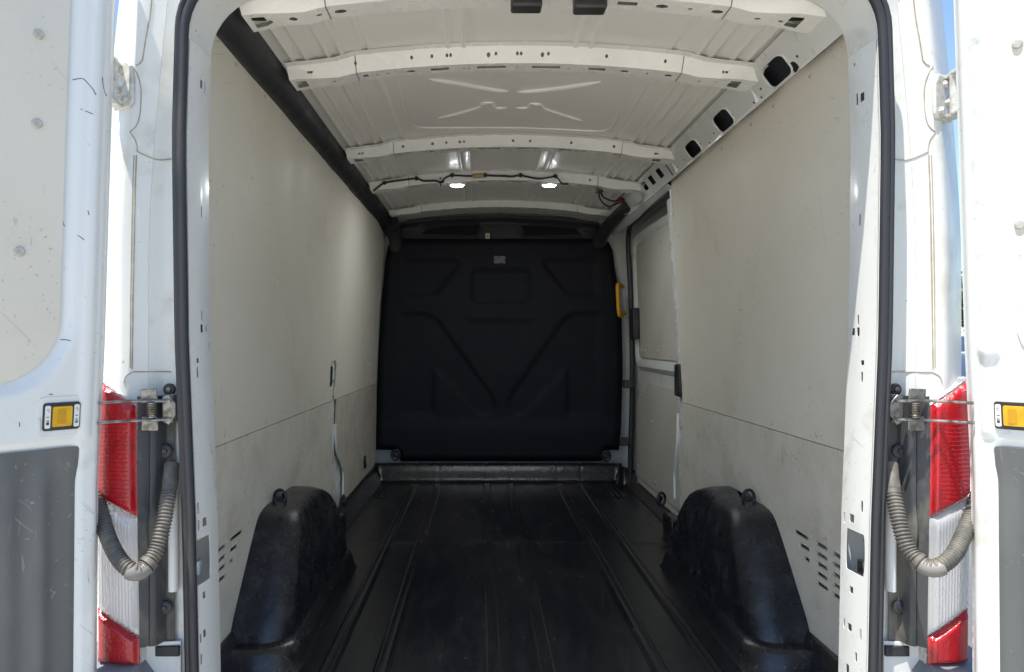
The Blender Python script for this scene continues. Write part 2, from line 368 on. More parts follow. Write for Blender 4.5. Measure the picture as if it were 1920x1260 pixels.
mid = [[(x0[0] + (x1[0]-x0[0])*t, x0[1] + (x1[1]-x0[1])*t, x0[2] + (x1[2]-x0[2])*t) for x0, x1 in zip(rings[0], rings[1])] for t in (0, .25, .5, .75, 1)]
MB().grid([r[i0:i1+1] for r in mid]).build('header_rail', WHITE, van, solid=.002, off=1)
# inner return and outer channel
def side_ring(base, y, T, Rr, o=False): return upath((ow if o else jw)(base), T, Rr, y)
MB().grid([side_ring(.766, 1.7915, .828, .15), side_ring(.80, 1.797, .862, .16), side_ring(.852, 1.80, .90, .17)]).build('inner_frame_flange', WHITE, van, solid=.002, off=1)
MB().grid([side_ring(.772, 1.674, .838, .16), side_ring(.784, 1.662, .85, .17), side_ring(.796, 1.668, .862, .18),
           side_ring(.806, 1.712, .872, .18)]).build('seal_flange', WHITED, van)
MB().grid([side_ring(.804, 1.7125, .875, .18, 1), side_ring(.838, 1.716, .90, .19, 1), side_ring(.850, 1.714, .91, .2, 1), side_ring(.862, 1.705, .92, .2, 1),
           side_ring(.872, 1.698, .93, .2, 1)]).build('rain_channel', WHITED, van)
MB().grid([side_ring(.8722, 1.6976, .9305, .2, 1), side_ring(.905, 1.684, .955, .2, 1), side_ring(.920, 1.677, .965, .2, 1), side_ring(.930, 1.677, .975, .2, 1),
           side_ring(.940, 1.683, .985, .2, 1), side_ring(.97, 1.712, 1.0, .2, 1), side_ring(1.003, 1.745, 1.03, .2, 1), side_ring(1.014, 1.757, 1.045, .2, 1)]).build('corner_pillar', WHITED, van)
# bulb seal round the opening: two lips
sp = upath(jw(.777), .846, .165, 1.658)
MB().tube(sp, .0105, 10).build('weather_seal', RUBBER, van)
MB().tube([(x + math.copysign(.0125, x), y - .001, z + .01) for x, y, z in sp], .0075, 8).build('weather_seal_lip', RUBBER, van)
# added out-of-view lip above the doors, shaped to shadow the right jamb
poly = [(-.74,1.70),(-.73,1.64),(-.69,1.59),(-.58,1.54),(-.42,1.505),(-.2,1.495),(.2,1.495),(.42,1.505),(.58,1.54),(.69,1.59),(.73,1.64),(.74,1.70)]
h = MB().prism(poly, lambda p: (p[0], p[1], 1.0), lambda p: (p[0]*.98, p[1]+.02, 1.05)).build('shadow_lip', WHITE, van, bev=.008)
MB().box((-.14, 1.485, 1.01), (.14, 1.50, 1.04)).build('brake_lens', RED, h, bev=.004)  # unseen lens fixed to the added lip
# sealant seams on the corner pillars
for s in (1, -1):
    def pil(off, z): return (s*(off + tumble(z) - .012*sst(-.2, -1.0, z)), z)
    def ycs(off): return interp([(.804,1.7125),(.838,1.716),(.862,1.705),(.872,1.698),(.905,1.684),(.92,1.677),(.93,1.677),(.94,1.683),(.97,1.712),(1.008,1.757)], off)
    def seam(pts, r=.0016, name='sealant_seam'):
        MB().tube(spline([(*[pil(o_, z)[0:1][0]], ycs(o_) - .0006, z) for o_, z in pts], 5), r, 6).build(name, SEALANT, van)
    def seam_px(pts, r=.0015):
        out = []
        for u, v in pts:
            off = .9
            for _ in range(8):
                y = ycs(off); z = zat(v, y); off = xat(u, y) - tumble(z) + .012*sst(-.2, -1.0, z)
            out.append((off, z))
        seam(out, r)
    seam_px([(1712,-8),(1716,30),(1724,75),(1730,113)]); seam_px([(1730,113),(1736,120),(1743,123)])
    seam_px([(1749,124),(1739,142),(1733,165),(1733,195),(1736,222),(1743,238),(1754,247)], .0013); seam_px([(1754,248),(1744,262),(1740,276),(1740,284)], .0013)
    seam_px([(1740,284),(1725,291),(1710,297),(1693,300),(1672,298)])
    seam_px([(1741,291),(1744,380),(1747,540),(1749,692)]); seam_px([(1746,291),(1749,380),(1752,540),(1753,690)], .0011)
    seam_px([(1748,697),(1725,697),(1700,697),(1672,697)]); seam_px([(1749,698),(1762,706),(1766,718)], .0012)

# right and left roof rails
def rail_f(s):
    def f(y, t):
        x = .768 - .068*t; z = .748 + .09*t
        lip = .006*sst(.10, .02, t)
        return (s*(x - lip), y, z)
    return f
def rail_uv(u, v):
    # meet the photo ray with the right rail plane
    a, b = (u - U0)/F, (V0 - v)/F
    # x=.768-.068t = a*y - XC ; z=.748+.09t = b*y
    # from z: t=(b*y-.748)/.09
    y = (.768 + XC + .068*.748/.09)/(a + .068*b/.09); return y, (b*y - .748)/.09
H = []
def rhole(u, v, wy, wt, r=.3, skew=0):
    y, t = rail_uv(u, v); H.append([(y + (p[0])*1.0, t + p[1]) for p in [(q[0]*wy, q[1]*wt) for q in rrect(0, 0, 1, 1, r, 5)]])
rhole(1457, 134, .155, .66, .30); rhole(1357, 226, .155, .64, .30); rhole(1300, 279, .155, .60, .30)
for u, v in ((1237, 325), (1222, 338), (1209, 349)): rhole(u, v, .075, .42, .12)
for u, v in ((1494,106),(1495,125),(1426,167),(1427,183),(1413,193),(1420,151),(1373,216),(1373,230),(1338,250),(1313,270),(1315,284),(1330,268),(1270,314),(1283,300),(1205,368),(1215,372),(1225,360)): rhole(u, v, .014, .07, .4)
y_, t_ = rail_uv(1490, 126); H.append([(y_ + q[0], t_ + q[1]) for q in [(a*.02, b*.16) for a, b in ell(0, 0, 1, 1)]])
railo = sheet('roof_rail', [(1.80, 0), (5.2, 0), (5.2, 1), (1.80, 1)], H, rail_f(1), WHITE, van, du=.12, dv=.12, solid=.002, off=1)
for hh in H[:3]:           # folded lips round the access holes
    P = [Vector(rail_f(1)(*q)) + Vector((-.0015, 0, -.001)) for q in hh]; P.append(P[0]); P.append(P[1])
    MB().tube(P, .0032, 6, cap=False).build('hole_lip', WHITE, railo)
MB().grid([[(.806, y, .75), (.800, y, .79), (.745, y, .845)] for y in (1.82, 5.15)]).build('rail_inner_skin', mat('painted_cavity_shade', (.03, .032, .045), .6), van, solid=.002)  # its dark colour stands in for shade seen through the rail holes
for y in (2.36, 3.33):      # gussets where the bows meet the rail
    MB().tube(spline([(.757, y, .755), (.742, y-.005, .79), (.71, y-.01, .83)], 4), .007, 8).build('rail_rib', WHITE, van)
MB().tube([(.7545, 3.40, .757), (.702, 3.40, .838)], .0025, 6).build('rail_seam', RUBBER, van)

# roof skin with pressed ridges
ridx = [.17, .217, .465, .535, .575, .64, .68]
xs = sorted({round(s*(r + d), 4) for r in ridx for s in (1, -1) for d in (-.010, -.006, -.003, 0, .003, .006, .010)} | {round(-.72 + .04*i, 3) for i in range(37)})
ys = [1.78 + .06*i for i in range(60)]
BOWS = [1.845, 2.30, 3.285, 3.965, 4.80]
def rz(x, y):
    z = zroof(x)
    fade = min(1, min(abs(y - b - .03) for b in BOWS)/.06)
    for i, r in enumerate(ridx):
        d = abs(abs(x) - r)
        if d < .010:
            if y > 4.9 : continue
            if r < .3 and 2.3 < y < 3.28: continue
            z -= (.009 if i != 2 else -.007)*(1 - (d/.010)**2)*fade
    return z
roof = MB().grid([[(x, y, rz(x, y)) for x in xs] for y in ys]).build('roof_panel', ROOFW, van, smooth=70)
# stiffening ribs pressed in the roof between second and third bow
def rib(pts, r=.007, yb=None):
    P = []
    for u, v in pts:
        y = 2.6
        for _ in range(6): x = xat(u, y); y = (zroof(x) - .002)*F/(V0 - v)
        P.append((xat(u, y), y, zroof(xat(u, y)) + .0005))
    S = spline(P, 6); n = len(S)
    MB().tube(S, [r*min(1, .35 + min(i, n-1-i)/4) for i in range(n)], 8).build('pressed_rib', ROOFW, roof)
rib([(805,149),(860,157),(915,167),(952,172)], .010); rib([(1127,154),(1060,164),(1010,170),(970,173)], .010)
rib([(822,222),(862,212),(900,201),(906,194),(926,193)], .008); rib([(1092,227),(1050,214),(1018,203),(1012,196),(994,195)], .008)
rib([(926,193),(928,202),(950,203)], .007); rib([(994,195),(990,202),(967,203)], .007)
rib([(745,152),(757,190),(766,222),(775,235),(800,240),(900,240),(1000,241),(1110,246),(1140,243),(1153,230),(1170,190),(1185,158)], .0045)

# roof bows: folded sheet with holes
def bow_f(yb, dep=.043, wid=.07):
    segs = [(0, -.060, 0), (.03, -.032, .002), (.075, -.004, 1), (.145, -.004 + wid, 1), (.19, .022 + wid, 0)]
    def f(x, t):
        e = sst(.50, .56, abs(x)); e2 = sst(.60, .70, abs(x))
        a = segs[0]
        for b in segs[1:]:
            if t <= b[0] + 1e-9: break
            a = b
        k = (t - a[0])/(b[0] - a[0]); yy = a[1] + (b[1]-a[1])*k; h = a[2] + (b[2]-a[2])*k
        z = zroof(x) - .0035 - .010*e*(1 - .5*h) - h*(dep - .010*e2)
        yy += .018*e2*(1 if t > .10 else -.6) + .006*math.sin(abs(x)*38)*e*(h > .5)
        return (x, yb + yy, z)
    return f
def make_bow(i, yb, holes, dep=.043, wid=.07, m=BOWW, name='roof_bow'):
    f = bow_f(yb, dep, wid)
    o = sheet(name, [(-.705, 0), (.742, 0), (.742, .19), (-.705, .19)], holes, f, m, van, du=.03, dv=.0375, lines=(.03, .075, .145), solid=.0015, off=1, smooth=35)
    for s in (-1, 1): MB().box((s*.675 - .03, yb + .004, .822), (s*.675 + .03, yb + .07, .825)).build('bow_hole_shade', RUBBER, o) if i < 3 else None  # dark plates behind the end holes, coloured as the shade inside
    # joint between the bow and its end brackets
    for s in (-1, 1):
        P = [Vector(f(s*.50, t)) - Vector((0, .0006, .0012)) for t in (.03, .05, .075, .11, .145)]
        MB().tube(P, .0012, 5).build('bracket_joint', DARKTRIM, o)
    return o
def bx_(u, y): return xat(u, y)
hs = []
for u in (667,772,810,838,845,930,970,977,1028,1137,1247): hs.append(ell(bx_(u, 2.285), .05, .0042, .0055, 8))
for u in (916, 1017): hs.append(ell(bx_(u, 2.285), .053, .0055, .007, 10))
for u in (580, 585, 1355, 1361): hs.append(ell(bx_(u, 2.285), .055, .004, .0055, 8))
for u0, u1 in ((808,842),(895,948),(997,1050),(1103,1135)): hs.append(rrect(bx_((u0+u1)/2, 2.33), .108, (u1-u0)/F*2.33, .024, .003, 2))
for u, a in ((771,.014),(1170,.014),(1252,.012),(687,.010),(628,.006),(708,.004),(728,.004),(870,.004),(880,.004),(970,.006),(1065,.005),(1213,.004),(1310,.006)): hs.append(ell(bx_(u, 2.34), .11, a, .010 if a > .008 else .005, 10))
for s in (-1, 1): hs.append(rrect(s*.675, .112, .036, .030, .004, 2))
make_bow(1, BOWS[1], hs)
hs = []
for u, a in ((505,.010),(552,.010),(600,.008),(640,.016),(1240,.016),(1293,.006),(1343,.015),(1418,.008),(1463,.008),(1120,.02),(1085,.01)): hs.append(ell(bx_(u, 1.885), .112, a, .011 if a > .008 else .006, 10))
for s in (-1, 1): hs.append(rrect(s*.672, .112, .036, .034, .004, 2))
hs.append(rrect(bx_(1175, 1.885), .11, .05, .02, .003, 2))
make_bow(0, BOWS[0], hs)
hs = []
for u in (756,811,837,862,870,962,994,1071,1151): hs.append(ell(bx_(u, 3.27), .052, .0055, .006, 8))
for u in (674, 680, 1228, 1232): hs.append(ell(bx_(u, 3.27), .055, .005, .006, 8))
for u0, u1 in ((837,860),(897,938),(970,1011),(1048,1071)): hs.append(rrect(bx_((u0+u1)/2, 3.31), .105, (u1-u0)/F*3.31, .022, .003, 2))
for u, a in ((810,.014),(748,.014),(1096,.014),(1155,.012)): hs.append(ell(bx_(u, 3.31), .108, a, .010, 10))
for s in (-1, 1): hs.append(rrect(s*.66, .112, .04, .030, .004, 2))
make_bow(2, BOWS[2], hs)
hs = []
for u in (826, 878, 884, 945, 951, 1106): hs.append(ell(bx_(u, 3.95), .052, .006, .006, 8))
for u0, u1 in ((897,932),(955,990)): hs.append(rrect(bx_((u0+u1)/2, 3.98), .105, (u1-u0)/F*3.98, .022, .003, 2))
bow4 = make_bow(3, BOWS[3], hs)
make_bow(4, BOWS[4], [], dep=.035, wid=.05)
P = [px(u, v, 1.96) for u, v in ((1538, 66), (1535, 56), (1543, 52), (1548, 60), (1553, 64), (1558, 58), (1555, 51))]
MB().tube(spline(P, 5), .0055, 7).build('cable_hook', CABLE, van)
# black fixings under the rear header
for u0, u1, v1 in ((958, 1016, 17), (1076, 1137, 20)):
    y = 1.83; x0, x1 = xat(u0, y), xat(u1, y); zb = zat(v1, y)
    o = MB().box((x0, y - .02, zb), (x1, y + .03, zb + .06)).build('door_catch', BLACKP, van, bev=.006)
    for k in (.35, .65): MB().disc((x0 + (x1-x0)*k, y - .02, zb + .022), (0, -1, 0), .005, .002, 10).build('screw', METAL, o)

# charcoal foam cover along the left rail
rows = []
prof_d = []
for k in range(13):
    a = k/12; x = -.785 + .064*a; z = .770 + .068*a; b = .018*math.sin(math.pi*a)**.7
    prof_d.append((x + b*.62, z - b*.68))
ys = [1.80 + .085*i for i in range(41)]
for i, y in enumerate(ys):
    k = 1 + .012*math.sin(y*7.3) - .10*sst(4.3, 4.6, y) + (.05 if abs(y - 3.36) < .05 else 0)
    dx = -.02*sst(4.6, 5.2, y)*0; dz = -.035*sst(4.75, 5.2, y)
    cx, cz = -.752, .805
    rows.append([(cx + (x - cx)*k + dx, y, cz + (z - cz)*k + dz + .001*math.sin(y*11)) for x, z in prof_d])
MB().grid(rows).build('rail_cover', DUCT, van, solid=.004, off=1, smooth=60)
MB().tube(spline([(-.735, 5.05, .80), (-.722, 5.16, .755), (-.715, 5.21, .70), (-.722, 5.24, .64)], 5), [.062 - .0015*i for i in range(16)], 12).build('rail_cover_end', DUCT, van)
MB().tube(spline([(.748, 4.33, .80), (.742, 4.6, .79), (.735, 4.9, .775), (.715, 5.1, .74), (.70, 5.2, .69)], 5), [.028] + [.036 + .0009*i for i in range(20)], 12).build('rail_cover', DUCT, van)

# ------------------------------------------------------------------ lining panels
def riv_proto():
    m = MB().disc((0, 0, 0), (1, 0, 0), .012, .006, 12, dome=-.001); return m
RIV = {}
def rivet(parent, s, y, z, x=None, key='r', r=1):
    x = s*(x if x is not None else wx(z) - .001)
    if s not in RIV:
        me = bpy.data.meshes.new('rivet'); q = riv_proto(); me.from_pydata([(v[0]*-s, v[1], v[2]) for v in q.v], [], q.f)
        b = bmesh.new(); b.from_mesh(me); bmesh.ops.recalc_face_normals(b, faces=b.faces); b.to_mesh(me); b.free()
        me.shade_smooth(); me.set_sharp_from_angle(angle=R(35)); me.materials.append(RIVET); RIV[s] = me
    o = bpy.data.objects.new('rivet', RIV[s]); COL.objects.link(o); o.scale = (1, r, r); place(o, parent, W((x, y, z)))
def lining(name, s, outline, holes, m=LINING, dx=0, label=None, rv=()):
    f = lambda y, z: (s*(wx(z) + dx), y, z)
    o = sheet(name, outline, holes, f, m, van, du=.12, dv=.06, solid=.006, off=(1 if s < 0 else -1), smooth=60)
    if label: o['label'] = label
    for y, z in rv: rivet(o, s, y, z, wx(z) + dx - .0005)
    return o
def pr(s, lst):          # photo points on a wall -> (y, z)
    out = []
    for u, v in lst:
        z = 0
        for _ in range(6): y = yat(u, s*wx(z)); z = zat(v, y)
        out.append((y, z))
    return out
SEAM = -.293
# left
tear = [(-.0, 0)]
lining('upper_lining_panel', -1, [(1.795, SEAM+.0015), (3.685, SEAM+.0015), (3.685, -.25), (3.60, -.225), (3.60, -.12), (3.64, -.095), (3.74, -.095), (3.745, .79), (1.795, .79)], [],
       rv=pr(-1, [(439,117),(493,177),(525,213),(557,258),(567,262),(600,322),(618,352),(533,771),(556,760),(580,752),(606,745),(496,790),(418,812),(628,437),(626,514),(616,588),(470,330)]))
lining('front_upper_lining_panel', -1, [(3.7465, -.095), (3.77, -.12), (3.77, -.225), (3.745, -.25), (3.745, SEAM+.0015), (5.25, SEAM+.0015), (5.25, .79), (3.7465, .79)], [rrect(*pr(-1, [(692, 682)])[0], .05, .035, .006, 2)], dx=.002,
       rv=pr(-1, [(660,345),(663,383),(675,380),(638,440),(640,515),(631,590),(662,588),(625,645),(705,600),(708,545),(711,430),(700,655),(627,712),(655,730),(667,725),(690,718)]))
vent = []
for y0, y1, zz in [(2.10, 2.17, z) for z in (-.591,-.621,-.649,-.679)] + [(2.205, 2.32, -.588), (2.205, 2.275, -.62), (2.205, 2.24, -.652)]:
    vent.append(rrect((y0+y1)/2, zz, y1-y0, .0125, .005, 3))
lining('lower_lining_panel', -1, [(1.795, -.97), (3.72, -.97), (3.72, -.80), (3.70, -.62), (3.70, SEAM-.0015), (1.795, SEAM-.0015)], vent, LINLOW, dx=.002,
       rv=pr(-1, [(533,798),(555,786),(579,778),(493,812),(604,770),(613,700),(530,880),(556,882),(582,880),(420,838)]))
lining('front_lower_lining_panel', -1, [(4.03, -.97), (4.035, -.72), (3.98, -.655), (3.87, -.59), (3.81, -.52), (3.80, -.42), (3.80, -.36), (3.815, SEAM-.0015), (5.25, SEAM-.0015), (5.25, -.87), (4.6, -.88), (4.1, -.97)], [], LINFRONT, dx=.002,
       rv=pr(-1, [(638,748),(654,742),(665,740),(676,735),(698,728),(700,765),(658,838),(680,818),(672,877),(660,890)]))
# right
vent = []
for y0, y1, zz in [(2.225, 2.32, -.588), (2.215, 2.285, -.620), (2.215, 2.255, -.652)] + [(2.10, 2.17, -.585 - .0285*k) for k in range(5)] + [(2.00, 2.07, -.585 - .0285*k) for k in range(5)]:
    vent.append(rrect((y0+y1)/2, zz, y1-y0, .0125, .005, 3))
lining('upper_lining_panel', 1, [(1.795, SEAM+.0015), (3.585, SEAM+.0015), (3.60, .0), (3.60, .30), (3.57, .50), (3.55, .765), (1.795, .765)], [],
       rv=pr(1, [(1522,139),(1453,195),(1411,230),(1356,275),(1374,271),(1274,441),(1281,593),(1265,400),(1282,720),(1300,748),(1450,792),(1535,814),(1380,765)]))
lining('lower_lining_panel', 1, [(1.795, -.97), (3.64, -.97), (3.64, -.55), (3.585, SEAM-.0015), (1.795, SEAM-.0015)], vent, LINLOW, dx=.002,
       rv=pr(1, [(1296,777),(1278,800),(1330,773),(1322,880),(1438,815),(1500,845),(1390,890),(1537,1136)]))
# torn edge and rust stain on the left seam
yy, zz = pr(-1, [(581, 772)])[0]
pts = [(yy - .02, zz + .03), (yy + .01, zz + .012), (yy + .006, zz - .02), (yy + .012, zz - .05), (yy - .012, zz - .03), (yy - .016, zz)]
MB().prism(pts, lambda p: (-wx(p[1]) + .0015, p[0], p[1]), lambda p: (-wx(p[1]) + .003, p[0], p[1])).build('splintered_edge', mat('bare_wood', (.42, .25, .11), .8, col2=(.2, .1, .05), nscale=60), van)

# body structure behind the linings
for s in (-1, 1):
    MB().grid([[(s*(wx(z) + .035), y, z) for z in [-.97 + .09*i for i in range(20)]] for y in (1.80, 3.6 if s > 0 else 5.3)]).build('side_structure', WHITED, van, solid=.002)
# left middle pillar seen between the panels
rows = [[(-(wx(z) + d), y, z) for z in [-.95 + .05*i for i in range(19)]] for y, d in ((3.56, .014), (3.70, .010), (3.72, .008), (3.79, .008), (3.83, .014), (4.08, .016))]
plr = MB().grid(rows).build('side_pillar', BOWW, van, solid=.002)
MB().tube(spline([(-.860, 3.80, -.42), (-.861, 3.81, -.52), (-.862, 3.87, -.59), (-.863, 3.98, -.655), (-.864, 4.03, -.72), (-.865, 4.025, -.90)], 5), .006, 8).build('pillar_flange', BOWW, plr)
MB().prism(rrect(3.672, -.172, .10, .10, .02, 3), lambda p: (-(wx(p[1]) + .006), *p), lambda p: (-(wx(p[1]) + .016), *p)).build('pillar_opening', BLACKP, plr)
for v in (893, 938):
    y = 3.76; MB().disc((-(wx(-.7) + .004), y, zat(v, y)), (1, 0, 0), .004, .001, 8).build('pillar_hole', INK, plr)

# ------------------------------------------------------------------ sliding door (right)
def dxp(z): return .935 - .02*sst(.0, .7, z)
sd = sheet('sliding_door', [(3.55, -.95), (5.12, -.95), (5.12, .76), (3.55, .76)], [], lambda y, z: (dxp(z) + .012, y, z), WHITED, van, du=.2, dv=.1, solid=.004, off=-1)
def sdlin(name, outline, m):
    o = sheet(name, outline, [], lambda y, z: (dxp(z) + .004, y, z), m, sd, du=.2, dv=.1, solid=.005, off=-1); return o
SDL = mat('sliding_door_board', (.56, .535, .465), .6, col2=(.50, .475, .41), nscale=2, col3=(.18, .16, .13), n3=60, bump=.2, bscale=140)
u1 = sdlin('door_lining_upper', rrect((3.6+4.98)/2, (.64-.105)/2, 1.38, .745, .06, 5), SDL)
u2 = sdlin('door_lining_lower', [(3.6, -.90), (5.05, -.90), (5.05, -.33), (4.80, -.33), (4.74, -.29), (4.70, -.262), (3.6, -.262)], SDL)
for y, z in ((4.9, .58), (4.85, .60), (4.3, .58), (4.9, -.06), (4.8, -.06), (4.45, -.06), (4.92, -.36), (4.6, -.5), (4.5, -.85), (4.95, -.8)):
    me = RIV[1]; o = bpy.data.objects.new('rivet', me); COL.objects.link(o); place(o, sd, W((dxp(z) - .0005, y, z)))
# pressed white frame of the door round the upper lining
fr = []
for d, dz in ((.0, .006), (.02, -.012), (.05, -.018), (.075, -.002)):
    fr.append([(dxp(p[1]) + dz + .004, p[0], p[1]) for p in rrect(4.29, .2675, 1.40 + 2*d, .76 + 2*d, .06 + d, 6)])
MB().grid(fr, True).build('door_inner_frame', WHITED, sd)
# door seal
sp = spline([(.80, 3.62, .715), (.82, 4.2, .735), (.845, 4.75, .752), (.86, 4.92, .745), (.868, 5.0, .70), (.874, 5.03, .6), (.90, 5.06, .2), (.905, 5.06, -.3), (.895, 5.06, -.7), (.89, 5.06, -.93)], 6)
MB().tube(sp, .017, 10).build('sliding_door_seal', RUBBER, van)
# white aperture panel above and beside the seal
MB().grid([[(.768, y, .75), (.79, y, .735), (.83, y, .725 + .02*sst(3.8, 4.7, y))] for y in (3.55, 4.2, 4.8, 5.15)]).build('aperture_frame', WHITE, van, solid=.002)
# black latch block, hinges and pad
MB().box((.885, 4.93, zat(636, 5.0)), (.925, 5.05, zat(578, 5.0))).build('door_latch', BLACKP, van, bev=.006)
for v in (720, 828):
    c = px(1178 if v < 800 else 1170, v, 4.98); o = MB().box((c[0]-.03, 4.96, c[2]-.026), (c[0]+.03, 5.02, c[2]+.026)).build('door_hinge', BLACKP, van, bev=.005)
    MB().disc((c[0]+.03, 4.955, c[2]), (0, -1, 0), .012, .006, 10).build('hinge_pin', DMETAL, o)
# rear pillar of the sliding opening
rows = [[(wx(z) + d, y, z) for z in [-.93 + .06*i for i in range(29)]] for y, d in ((3.575, .012), (3.60, .006), (3.70, .006), (3.735, .012), (3.74, .06))]
plr = MB().grid(rows).build('side_pillar', BOWW, van, solid=.002)
MB().tube(spline([(.868, 3.735, -.36), (.866, 3.74, -.5), (.866, 3.76, -.56), (.872, 3.80, -.63), (.873, 3.82, -.69), (.87, 3.80, -.80)], 5), .007, 8).build('pillar_flange', BOWW, plr)
MB().tube(spline([(wx(.74)+.005, 3.60, .74), (wx(.3)+.008, 3.63, .3), (wx(0)+.01, 3.64, 0), (wx(-.1)+.01, 3.63, -.12)], 6), .009, 8).build('pillar_edge_flange', WHITE, plr)
a = px(1273, 714, 3.62)
MB().box((.835, 3.60, zat(744, 3.62)), (.868, 3.69, zat(683, 3.62))).build('striker_cover', BLACKP, van, bev=.008)
for v in (880, 926): MB().disc((wx(-.7) + .0055, 3.67, zat(v, 3.67)), (-1, 0, 0), .004, .001, 8).build('pillar_hole', INK, plr)
MB().disc((wx(-.35) + .0055, 3.655, zat(772, 3.655)), (-1, 0, 0), .012, .002, 12).build('pillar_plug', WHITED, plr)

# ------------------------------------------------------------------ floor liner
ribs = [.08, .245, .41, .57]
fx = sorted({round(s*(r + d), 4) for r in (.08, .41, .57) for s in (-1, 1) for d in (-.026, -.021, -.016, -.010, 0, .010, .016, .021, .026)} |
            {round(-.76 + .04*i, 3) for i in range(39)} | {s*v for s in (-1, 1) for v in (.78, .79, .795, .80, .81, .83, .845, .852, .856, .858, .93)})
fy = [1.71 + .07*i for i in range(27)] + [3.60, 3.605, 3.61, 3.615, 3.63] + [3.70 + .09*i for i in range(15)] + [5.03, 5.08, 5.12, 5.14, 5.15, 5.16, 5.18, 5.20, 5.215]
def lipz(d): return .108*sst(0, .062, d)
def fz(x, y):
    z = -.97; ax = abs(x)
    for r in (.08, .41, .57):
        d = abs(ax - r)
        if d < .026: z += .012*sst(.025, .018, d)*sst(5.1, 5.05, y) - .004*sst(.012, .0, d)
    if 3.6 < y: z += .0015
    if 3.603 < y < 3.613 : z += .001
    l = lipz(ax - .795)
    if x > 0: l *= sst(3.80, 3.74, y) + sst(5.02, 5.10, y)
    return z + max(l, .118*sst(5.13, 5.195, y))
mb = MB().grid([[(x if abs(x) < .9 else math.copysign(.93 if x > 0 and 3.7 < y < 5.1 else .86, x), y, fz(x, y)) for x in fx] for y in fy])
fl = mb.build('floor_liner', FLOOR, van, smooth=50)
MB().box((.858, 3.79, -.985), (.95, 5.06, -.962)).build('door_sill', mat('brown_dusty_sill', (.035, .03, .027), .5, col2=(.06, .05, .045), nscale=8, rvar=.1), van)
# moulded recess plates at the front corners of the liner
for s in (-1, 1):
    for k in range(3):
        MB().box((s*.70 - .012 + s*k*.035, 4.62, -.969), (s*.70 + .012 + s*k*.035, 4.95, -.959)).build('liner_ridge', FLOOR, fl, bev=.004)
# wheel-arch covers and the raised curb of the liner round them
def foot(xi, y0, y1, rn, rf, s, z, xo=.868, n=8):
    P = [(xo, y0)]
    for k in range(n + 1): a = R(180 + 90 - 90*k/n); P.append((xi + rn + rn*math.cos(a), y0 + rn + rn*math.sin(a)))
    for k in range(n + 1): a = R(180 - 90*k/n); P.append((xi + rf + rf*math.cos(a), y1 - rf + rf*math.sin(a)))
    P.append((xo, y1)); return [(s*x, y, z) for x, y in P]
for s in (-1, 1):
    rows = []
    for h, dy0, dx, y1 in ((.075, 0, 0, 3.27), (.09, .002, .001, 3.265), (.14, .03, .004, 3.25), (.20, .075, .010, 3.22), (.26, .12, .016, 3.18), (.31, .158, .022, 3.13), (.35, .19, .030, 3.08),
                           (.375, .212, .040, 3.03), (.392, .235, .055, 2.98), (.401, .262, .080, 2.94), (.405, .30, .115, 2.90)):
        rows.append(foot(.690 + dx, 2.205 + dy0*1.22, y1, .09 - .3*dx, .09, s, -.97 + h))
    mb = MB().grid(rows); b0 = (len(rows)-1)*len(rows[0]); mb.f.append(tuple(b0 + i for i in range(len(rows[0]))))
    arch = mb.build('wheel_arch_cover', ARCH, van, smooth=60)
    rows = [foot(.650, 2.105, 3.30, .12, .10, s, -.9695, .83), foot(.656, 2.113, 3.29, .12, .10, s, -.962, .84), foot(.662, 2.127, 3.28, .12, .10, s, -.93, .85), foot(.667, 2.135, 3.27, .12, .10, s, -.905, .855),
            foot(.674, 2.147, 3.26, .115, .1, s, -.896, .862), foot(.684, 2.170, 3.24, .11, .1, s, -.894, .862), foot(.70, 2.225, 3.2, .1, .1, s, -.893, .862)]
    MB().grid(rows).build('arch_curb', FLOOR, fl, smooth=60)
    # corner block of the liner behind the arch
    MB().box((s*.80 if s > 0 else -.862, 3.62, -.97), (.862 if s > 0 else -.80, 3.78, -.865)).build('liner_corner_block', FLOOR, fl, bev=.012)
# tie-down rings
def ring(c, n, r, tr, name='tie_down_ring', m=DMETAL, stalk=True):
    c = Vector(c); n = Vector(n).normalized(); up = Vector((0, 0, 1)) if abs(n.z) < .9 else Vector((1, 0, 0)); a = n.cross(up).normalized(); b = n.cross(a)
    mb = MB().tube([c + (a*math.cos(t)*.8 + b*math.sin(t))*r for t in [2*math.pi*k/20 for k in range(21)]], tr, 8, cap=False)
    o = mb.build(name, m, van); return o
for s in (-1, 1):
    zt = -.572; y = 2.63; x = s*.825
    o = ring((x, y, zt + .020), (-s*.25, 1, 0), .029, .0055)
    MB().tube([(x, y, zt - .02), (x, y, zt + .002)], .012, 10).tube([(x + s*.01, y + .03, zt + .01), (x + s*.04, y + .12, zt + .014)], .012, 8).build('ring_bracket', DMETAL, o)
for (u, v, y, n) in ((742, 853, 5.19, (0, 1, 0)), (1137, 855, 5.19, (0, 1, 0)), (683, 866, 4.72, (1, .2, 0)), (648, 941, 4.0, (1, .4, 0)), (1240, 936, 4.0, (-.6, 1, 0))):
    c = Vector(px(u, v, y))
    if abs(n[0]) == 1: c.x = -wx(c.z) + .012
    o = ring(c, n, .034, .008); MB().disc(c - Vector(n).normalized()*(-.012 if n[1] == 1 else .012), Vector(n)*(-1 if n[1] == 1 else 1), .02, .006, 12).build('ring_base', DMETAL, o)

